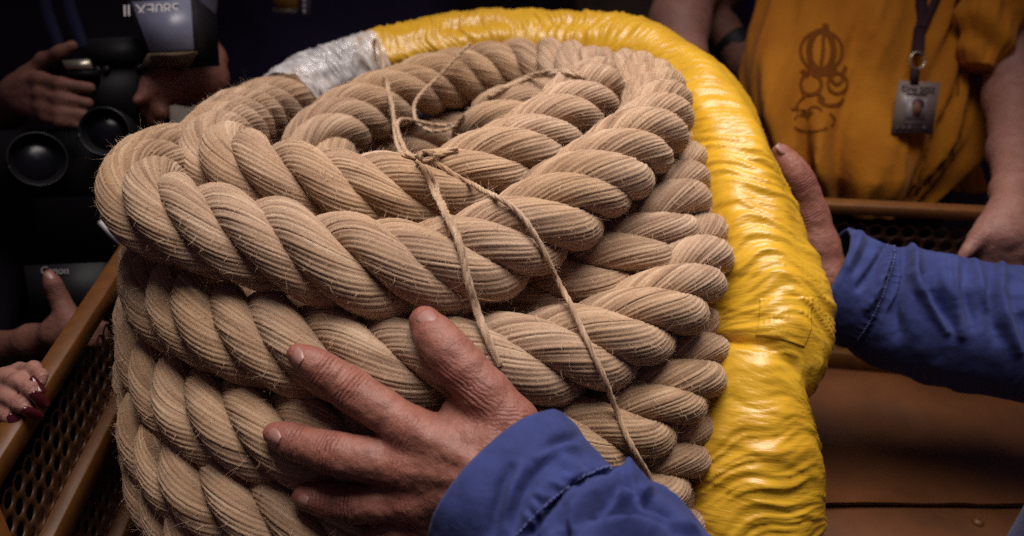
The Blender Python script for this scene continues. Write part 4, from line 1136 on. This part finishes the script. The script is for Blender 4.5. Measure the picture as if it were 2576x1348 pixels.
wb = [P(1838, 104, 1.405), P(1862, 132, 1.395)]
tube('wristband', wb, [px2m(47, 1.4)] * 2, M_PLASTIC, p3, nv=32, step=.003)
for dx in (-.09, .09): loft('trouser_leg', [((.22 + dx, 1.75, 0), .07, .08), ((.22 + dx, 1.75, .45), .08, .09), ((.22 + dx, 1.75, .80), .10, .11)], M_BLACK, p3, nv=40, ring=24, disp=drape(7, .004))
p3b = thing('person', 'person in dark blue clothing half hidden between orange shirt and bare forearms', 'person', (.62, 2.1, 0))
loft('clothing', body_rows([(560,1780,2050,1.95),(200,1760,2080,1.95),(0,1740,2100,1.97),(-300,1740,2100,2.0)], .5), M_NAVY, p3b, disp=drape(12, .014))
for dx in (-.07, .07): loft('trouser_leg', [((.58 + dx, 1.83, 0), .06, .07), ((.58 + dx, 1.83, .30), .08, .09)], M_BLACK, p3b, nv=40, ring=24, disp=drape(8, .004))

# ---- person in navy shirt behind the clear film
p4 = thing('person', 'person in navy shirt standing behind the silvery wrapped rope end', 'person', (-.38, 1.75, 0))
nr = body_rows([(620,560,1060,1.72),(330,500,1110,1.72),(120,480,1130,1.72),(-100,470,1140,1.74),(-380,520,1100,1.78)], .5)
loft('shirt', nr, M_NAVY, p4, nv=160, ring=110, disp=drape(15, .020, 6, 2))
for dx in (-.1, .1): loft('trouser_leg', [((-.36 + dx, 1.58, 0), .08, .08), ((-.36 + dx, 1.58, .45), .09, .1)], M_BLACK, p4, nv=40, ring=24, disp=drape(11, .004))
tgp = thing('badge', 'small yellow card hanging on the navy shirt, cut by the picture edge', 'badge', P(720, 30, 1.40))
slab('card', [(684, -40), (752, -40), (748, 22), (690, 20)], 1.415, .003, m_plain('yellow_card', (.30, .14, .02), .5), tgp)
slab('card_edge', [(684, 20), (750, 22), (742, 34), (690, 32)], 1.416, .003, M_CARD, tgp)
lab = thing('pocket_label', 'narrow pale label on navy shirt beside the yellow card', 'label', P(766, 38, 1.40))
slab('cloth', [(754, -30), (782, -30), (780, 40), (756, 38)], 1.416, .002, M_GREYC, lab)
for k in range(4): slab('print_mark', [(762, -18 + k * 14), (768, -18 + k * 14), (768, -8 + k * 14), (762, -8 + k * 14)], 1.4145, .001, M_TEXT, lab)

# ---- photographer on the far left
p5 = thing('person', 'person in black clothing holding a camera with flash', 'person', (-.75, 1.3, 0))
loft('shirt', body_rows([(900,-180,330,1.30),(500,-200,400,1.30),(200,-220,440,1.32),(-100,-220,470,1.34),(-400,-150,430,1.38)], .45), M_BLACK, p5, nv=120, disp=drape(21, .012))
for dx in (-.1, .1): loft('trouser_leg', [((-.73 + dx, 1.1, 0), .08, .08), ((-.73 + dx, 1.1, .48), .09, .1)], M_BLACK, p5, nv=40, ring=24, disp=drape(13, .004))
tube('shirt_sleeve', [P(430,-240,1.30),P(470,-90,1.24),P(486,10,1.20),P(497,72,1.18)], [px2m(80,1.2),px2m(74,1.2),px2m(54,1.2),px2m(42,1.2)], M_GREYC, p5, nv=64, step=.004, disp=lambda S, TH: .010 * (fbm(S * 14, np.cos(TH) * 2, np.sin(TH) * 2) - .5))
a5 = chain([(490,20,1.20,30),(508,90,1.18,30),(528,150,1.16,36),(512,196,1.13,56),(470,205,1.10,56),(420,215,1.06,42),(388,222,1.04,36)], .016)
a5 += chain([(388,215,1.04,30),(366,238,1.03,16),(348,252,1.025,14)], .006)
for k, (x, y) in enumerate(((372,262),(385,278),(398,290))): a5 += chain([(400, 235 + 8 * k, 1.045, 24), (x + 12, y - 6, 1.04, 14), (x - 8, y + 20, 1.05, 12)], .006)
hand_mesh('arm', a5, [], p5, M_SKIN, .003, .01, smooth=2)
a6 = chain([(-80,330,1.15,60),(10,270,1.10,48),(60,235,1.06,44),(78,215,1.05,40)], .02)
for (x0, y0, x1, y1, r) in ((82,196,226,222,17),(84,232,222,260,16),(88,266,215,292,15),(100,292,200,315,13)):
    a6 += chain([(60, (y0 + 235) / 2, 1.05, 28), (x0 + 20, y0 + 4, 1.02, r + 2), ((x0 + x1) / 2, (y0 + y1) / 2 + 3, 1.01, r), (x1, y1, 1.015, r - 2)], .006)
a6 += chain([(75,190,1.05,26),(110,150,1.04,17),(150,132,1.03,15),(182,116,1.03,15)], .008)
hand_mesh('hand', a6, [], p5, M_SKIN_BG, .0028, .008, smooth=2)
for x0 in (100, 160): ribbon('neck_strap', [P(x0, -120, 1.10), P(x0 + 12, 0, 1.08), P(x0 + 30, 60, 1.06), P(x0 + 50, 120, 1.055)], .014, M_BLUESTRAP, p5)
# camera with flash
cm = thing('camera', 'black camera with large flash head and wide lens held by two hands', 'camera', P(290, 260, 1.08))
slab('body', [(120, 150), (372, 140), (380, 300), (125, 310)], 1.045, .06, M_PLASTIC, cm)
slab('prism_housing', [(225, 96), (340, 92), (372, 150), (205, 156)], 1.035, .05, M_PLASTIC, cm)
slab('top_display', [(156, 152), (222, 148), (232, 172), (166, 174)], 1.02, .006, M_METAL, cm)
slab('dial', [(168, 176), (232, 174), (232, 190), (170, 192)], 1.022, .02, M_PLASTIC, cm)
def barrel(px, py, d, rpx, L, parent, aim):
    c = P(px, py, d); ax_ = unit(aim); r = px2m(rpx, d)
    pr = [(-L, r * .86), (-L * .55, r * .86), (-L * .5, r * .98), (-.004, r), (0, r * .985), (.0008, r * .93), (-.006, r * .90), (-.012, r * .74), (-.014, r * .72)]
    u = unit(np.cross(ax_, [0, 0, 1])); v = np.cross(ax_, u); th = np.linspace(0, 2 * PI, 56, endpoint=False)
    V = np.vstack([c + ax_ * a + (np.cos(th)[:, None] * u + np.sin(th)[:, None] * v) * b for a, b in pr])
    o = mk('lens_barrel', V, grid_faces(len(pr), 56), M_PLASTIC, parent); fix_normals(o)
    g_ = [(-.013, r * .73), (-.009, r * .5), (-.007, r * .25), (-.0065, r * .01)]
    V = np.vstack([c + ax_ * a + (np.cos(th)[:, None] * u + np.sin(th)[:, None] * v) * b for a, b in g_])
    o = mk('front_glass', V, grid_faces(len(g_), 56), M_GLASS, parent); fix_normals(o)
    kn = np.linspace(0, 2 * PI, 240, endpoint=False); rb = 1.0 + .018 * (np.sin(kn * 60) > 0)
    V = np.vstack([c + ax_ * a + ((np.cos(kn) * rb)[:, None] * u + (np.sin(kn) * rb)[:, None] * v) * (r * b) for a, b in ((-.040, .97), (-.038, 1.0), (-.014, 1.0), (-.012, .97))])
    o = mk('focus_ring', V, grid_faces(4, 240), M_PLASTIC, parent, smooth=False); fix_normals(o)
    tr = [c + ax_ * .001 + (math.cos(a) * u + math.sin(a) * v) * r * .955 for a in np.linspace(0, 2 * PI, 50)]
    tube('filter_ring', tr, [.0008] * 50, M_DARKMETAL, parent, nv=8, step=.004)
barrel(262, 330, .97, 62, .10, cm, CAM + np.array([-.25, 0, .1]) - P(262, 330, .97))
for bx, by in ((140, 166), (246, 176), (268, 174), (352, 170), (356, 200)):
    cc = P(bx, by, 1.043); pts_ = [(r_b * math.cos(a), r_b * math.sin(a)) for r_b in (.0046, .0046, .0036) for a in np.linspace(0, 2 * PI, 14, endpoint=False)]
    hts = [0.0] * 14 + [.0030] * 14 + [.0038] * 14
    V = np.array([cc + RIGHT * x + UP * y - FWD * h for (x, y), h in zip(pts_, hts)])
    o = mk('button', V, [grid_faces(3, 14), np.array([np.arange(28, 42)])], M_DARKMETAL, cm, smooth=False); fix_normals(o)
# flash head
fl = thing('camera_flash', 'large grey-panelled flash head tilted over the black camera', 'flash', P(420, 170, 1.0))
slab('panel', [(331, 4), (478, -4), (487, 124), (376, 130)], [1.00, 1.00, .985, .985], .003, M_FLASHP, fl)
slab('housing', [(318, -6), (490, -10), (497, 128), (366, 136)], [1.003, 1.003, .988, .988], .075, M_PLASTIC, fl)
slab('flash_window', [(372, 134), (494, 129), (476, 166), (350, 174)], [.986, .986, 1.03, 1.03], .004, M_FLASHD, fl)
letters('lettering', '580EX II', P(380, 22, .997), -(P(478, 2, 1) - P(331, 8, 1)), -(P(331, 4, 1) - P(345, 60, 1)), .019, M_TEXT, fl)
# second camera: its lens looks out under the first
cm2 = thing('camera', 'black camera hanging low with a round lens facing the rope coil', 'camera', P(95, 470, 1.0))
slab('body', [(-60, 330), (215, 322), (225, 480), (-60, 490)], 1.05, .06, M_PLASTIC, cm2)
barrel(95, 400, .98, 70, .08, cm2, CAM + np.array([.1, 0, .25]) - P(95, 400, .98))
# pale box and bright strip in the gap
slab_o = thing('box', 'pale grey carton edge between photographer and rope coil', 'box', P(465, 320, 1.25))
slab('side', [(408, 262), (500, 258), (506, 360), (446, 366)], 1.25, .12, M_WHITE, slab_o)
st = thing('white_sliver', 'thin bright white board edge above the ochre rail', 'sliver', P(280, 600, 1.0))
slab('edge', [(245, 560), (256, 552), (310, 604), (298, 618)], 1.0, .02, M_TEXT, st)  # plain white plate, seen only as a thin strip

# ---- hand with a small camera, behind the left rail
p6 = thing('person', 'person holding a small black camera low behind the ochre rail', 'person', (-.62, .78, 0))
a7 = chain([(122,690,.90,13),(134,716,.90,16),(150,752,.905,18),(168,796,.905,24),(150,836,.91,34),(80,858,.93,38),(0,880,.96,42),(-140,900,1.0,48)], .012)
a7 += chain([(150,836,.91,34),(196,828,.90,28)], .012)
for k in range(4): a7 += chain([(190, 815 + 16 * k, .905, 18), (235, 815 + 15 * k, .90, 14), (268, 822 + 14 * k, .905, 13)], .005)
o7, V7, F7 = hand_mesh('hand', a7, [(P(140, 730, .9), P(150, 752, .9) - P(134, 716, .9), .008, .5)], p6, M_SKIN_BG, .0025, .008, smooth=2)
nail(o7, V7, F7, 128, 692, P(122, 690, .9) - P(134, 716, .9), .0048, .005, M_NAIL, None, bvh_of(V7, F7))
loft('clothing', body_rows([(1500,-500,-60,1.05),(900,-420,0,1.12),(600,-380,60,1.16),(300,-380,40,1.2)], .5), M_BLACK, p6, disp=drape(25, .010))
cm3 = thing('camera', 'small black camera with white lettering above a thumb', 'camera', P(170, 760, .93))
slab('body', [(60, 668), (255, 660), (280, 790), (80, 800)], .925, .04, M_PLASTIC, cm3)
letters('lettering', 'Canon', P(138, 681, .9235), RIGHT, UP + FWD * .0, .0115, M_PHOTO, cm3)

# ---- hand with dark red nails on the rail
p7 = thing('person', 'person resting a hand with dark red nails on the ochre rail', 'person', (-.75, .55, 0))
fg = [[(49,930,.70,16),(84,926,.672,16),(103,944,.662,14),(108,962,.660,10)], [(10,952,.69,20),(45,958,.665,20),(76,978,.652,17),(98,1000,.650,12)], [(-22,985,.69,20),(18,998,.662,20),(50,1018,.650,17),(76,1038,.648,12)], [(-40,1030,.68,18),(2,1040,.66,18),(22,1050,.652,15),(38,1060,.650,11)]]
a8 = []
for L in fg: a8 += chain([(-70, 1000, .72, 44), L[0]], .012)
a8 += chain([(-70, 1000, .72, 46), (-220, 1010, .76, 46), (-500, 1000, .85, 56)], .012)
for L in fg: a8 += chain(L, .005)
o8, V8, F8 = hand_mesh('hand', a8, [(P(*L[2][:3]), P(*L[3][:3]) - P(*L[1][:3]), .006, .5) for L in fg], p7, M_SKIN_PALE, .0016, .006, smooth=2)
b8 = bvh_of(V8, F8)
for (x, y), L in zip(((97, 962), (97, 1005), (77, 1042), (40, 1060)), fg):
    nail(o8, V8, F8, x, y, P(L[3][0] + 8, L[3][1] + 16, L[3][2]) - P(*L[2][:3]), .0043, .0074, M_NAIL_RED, None, b8, tip=.35)
loft('clothing', [((-.80, .50, 0), .16, .12), ((-.80, .50, .6), .16, .12), ((-.80, .50, 1.1), .17, .12), ((-.80, .50, 1.25), .12, .09)], M_BLACK, p7, disp=drape(28, .008))
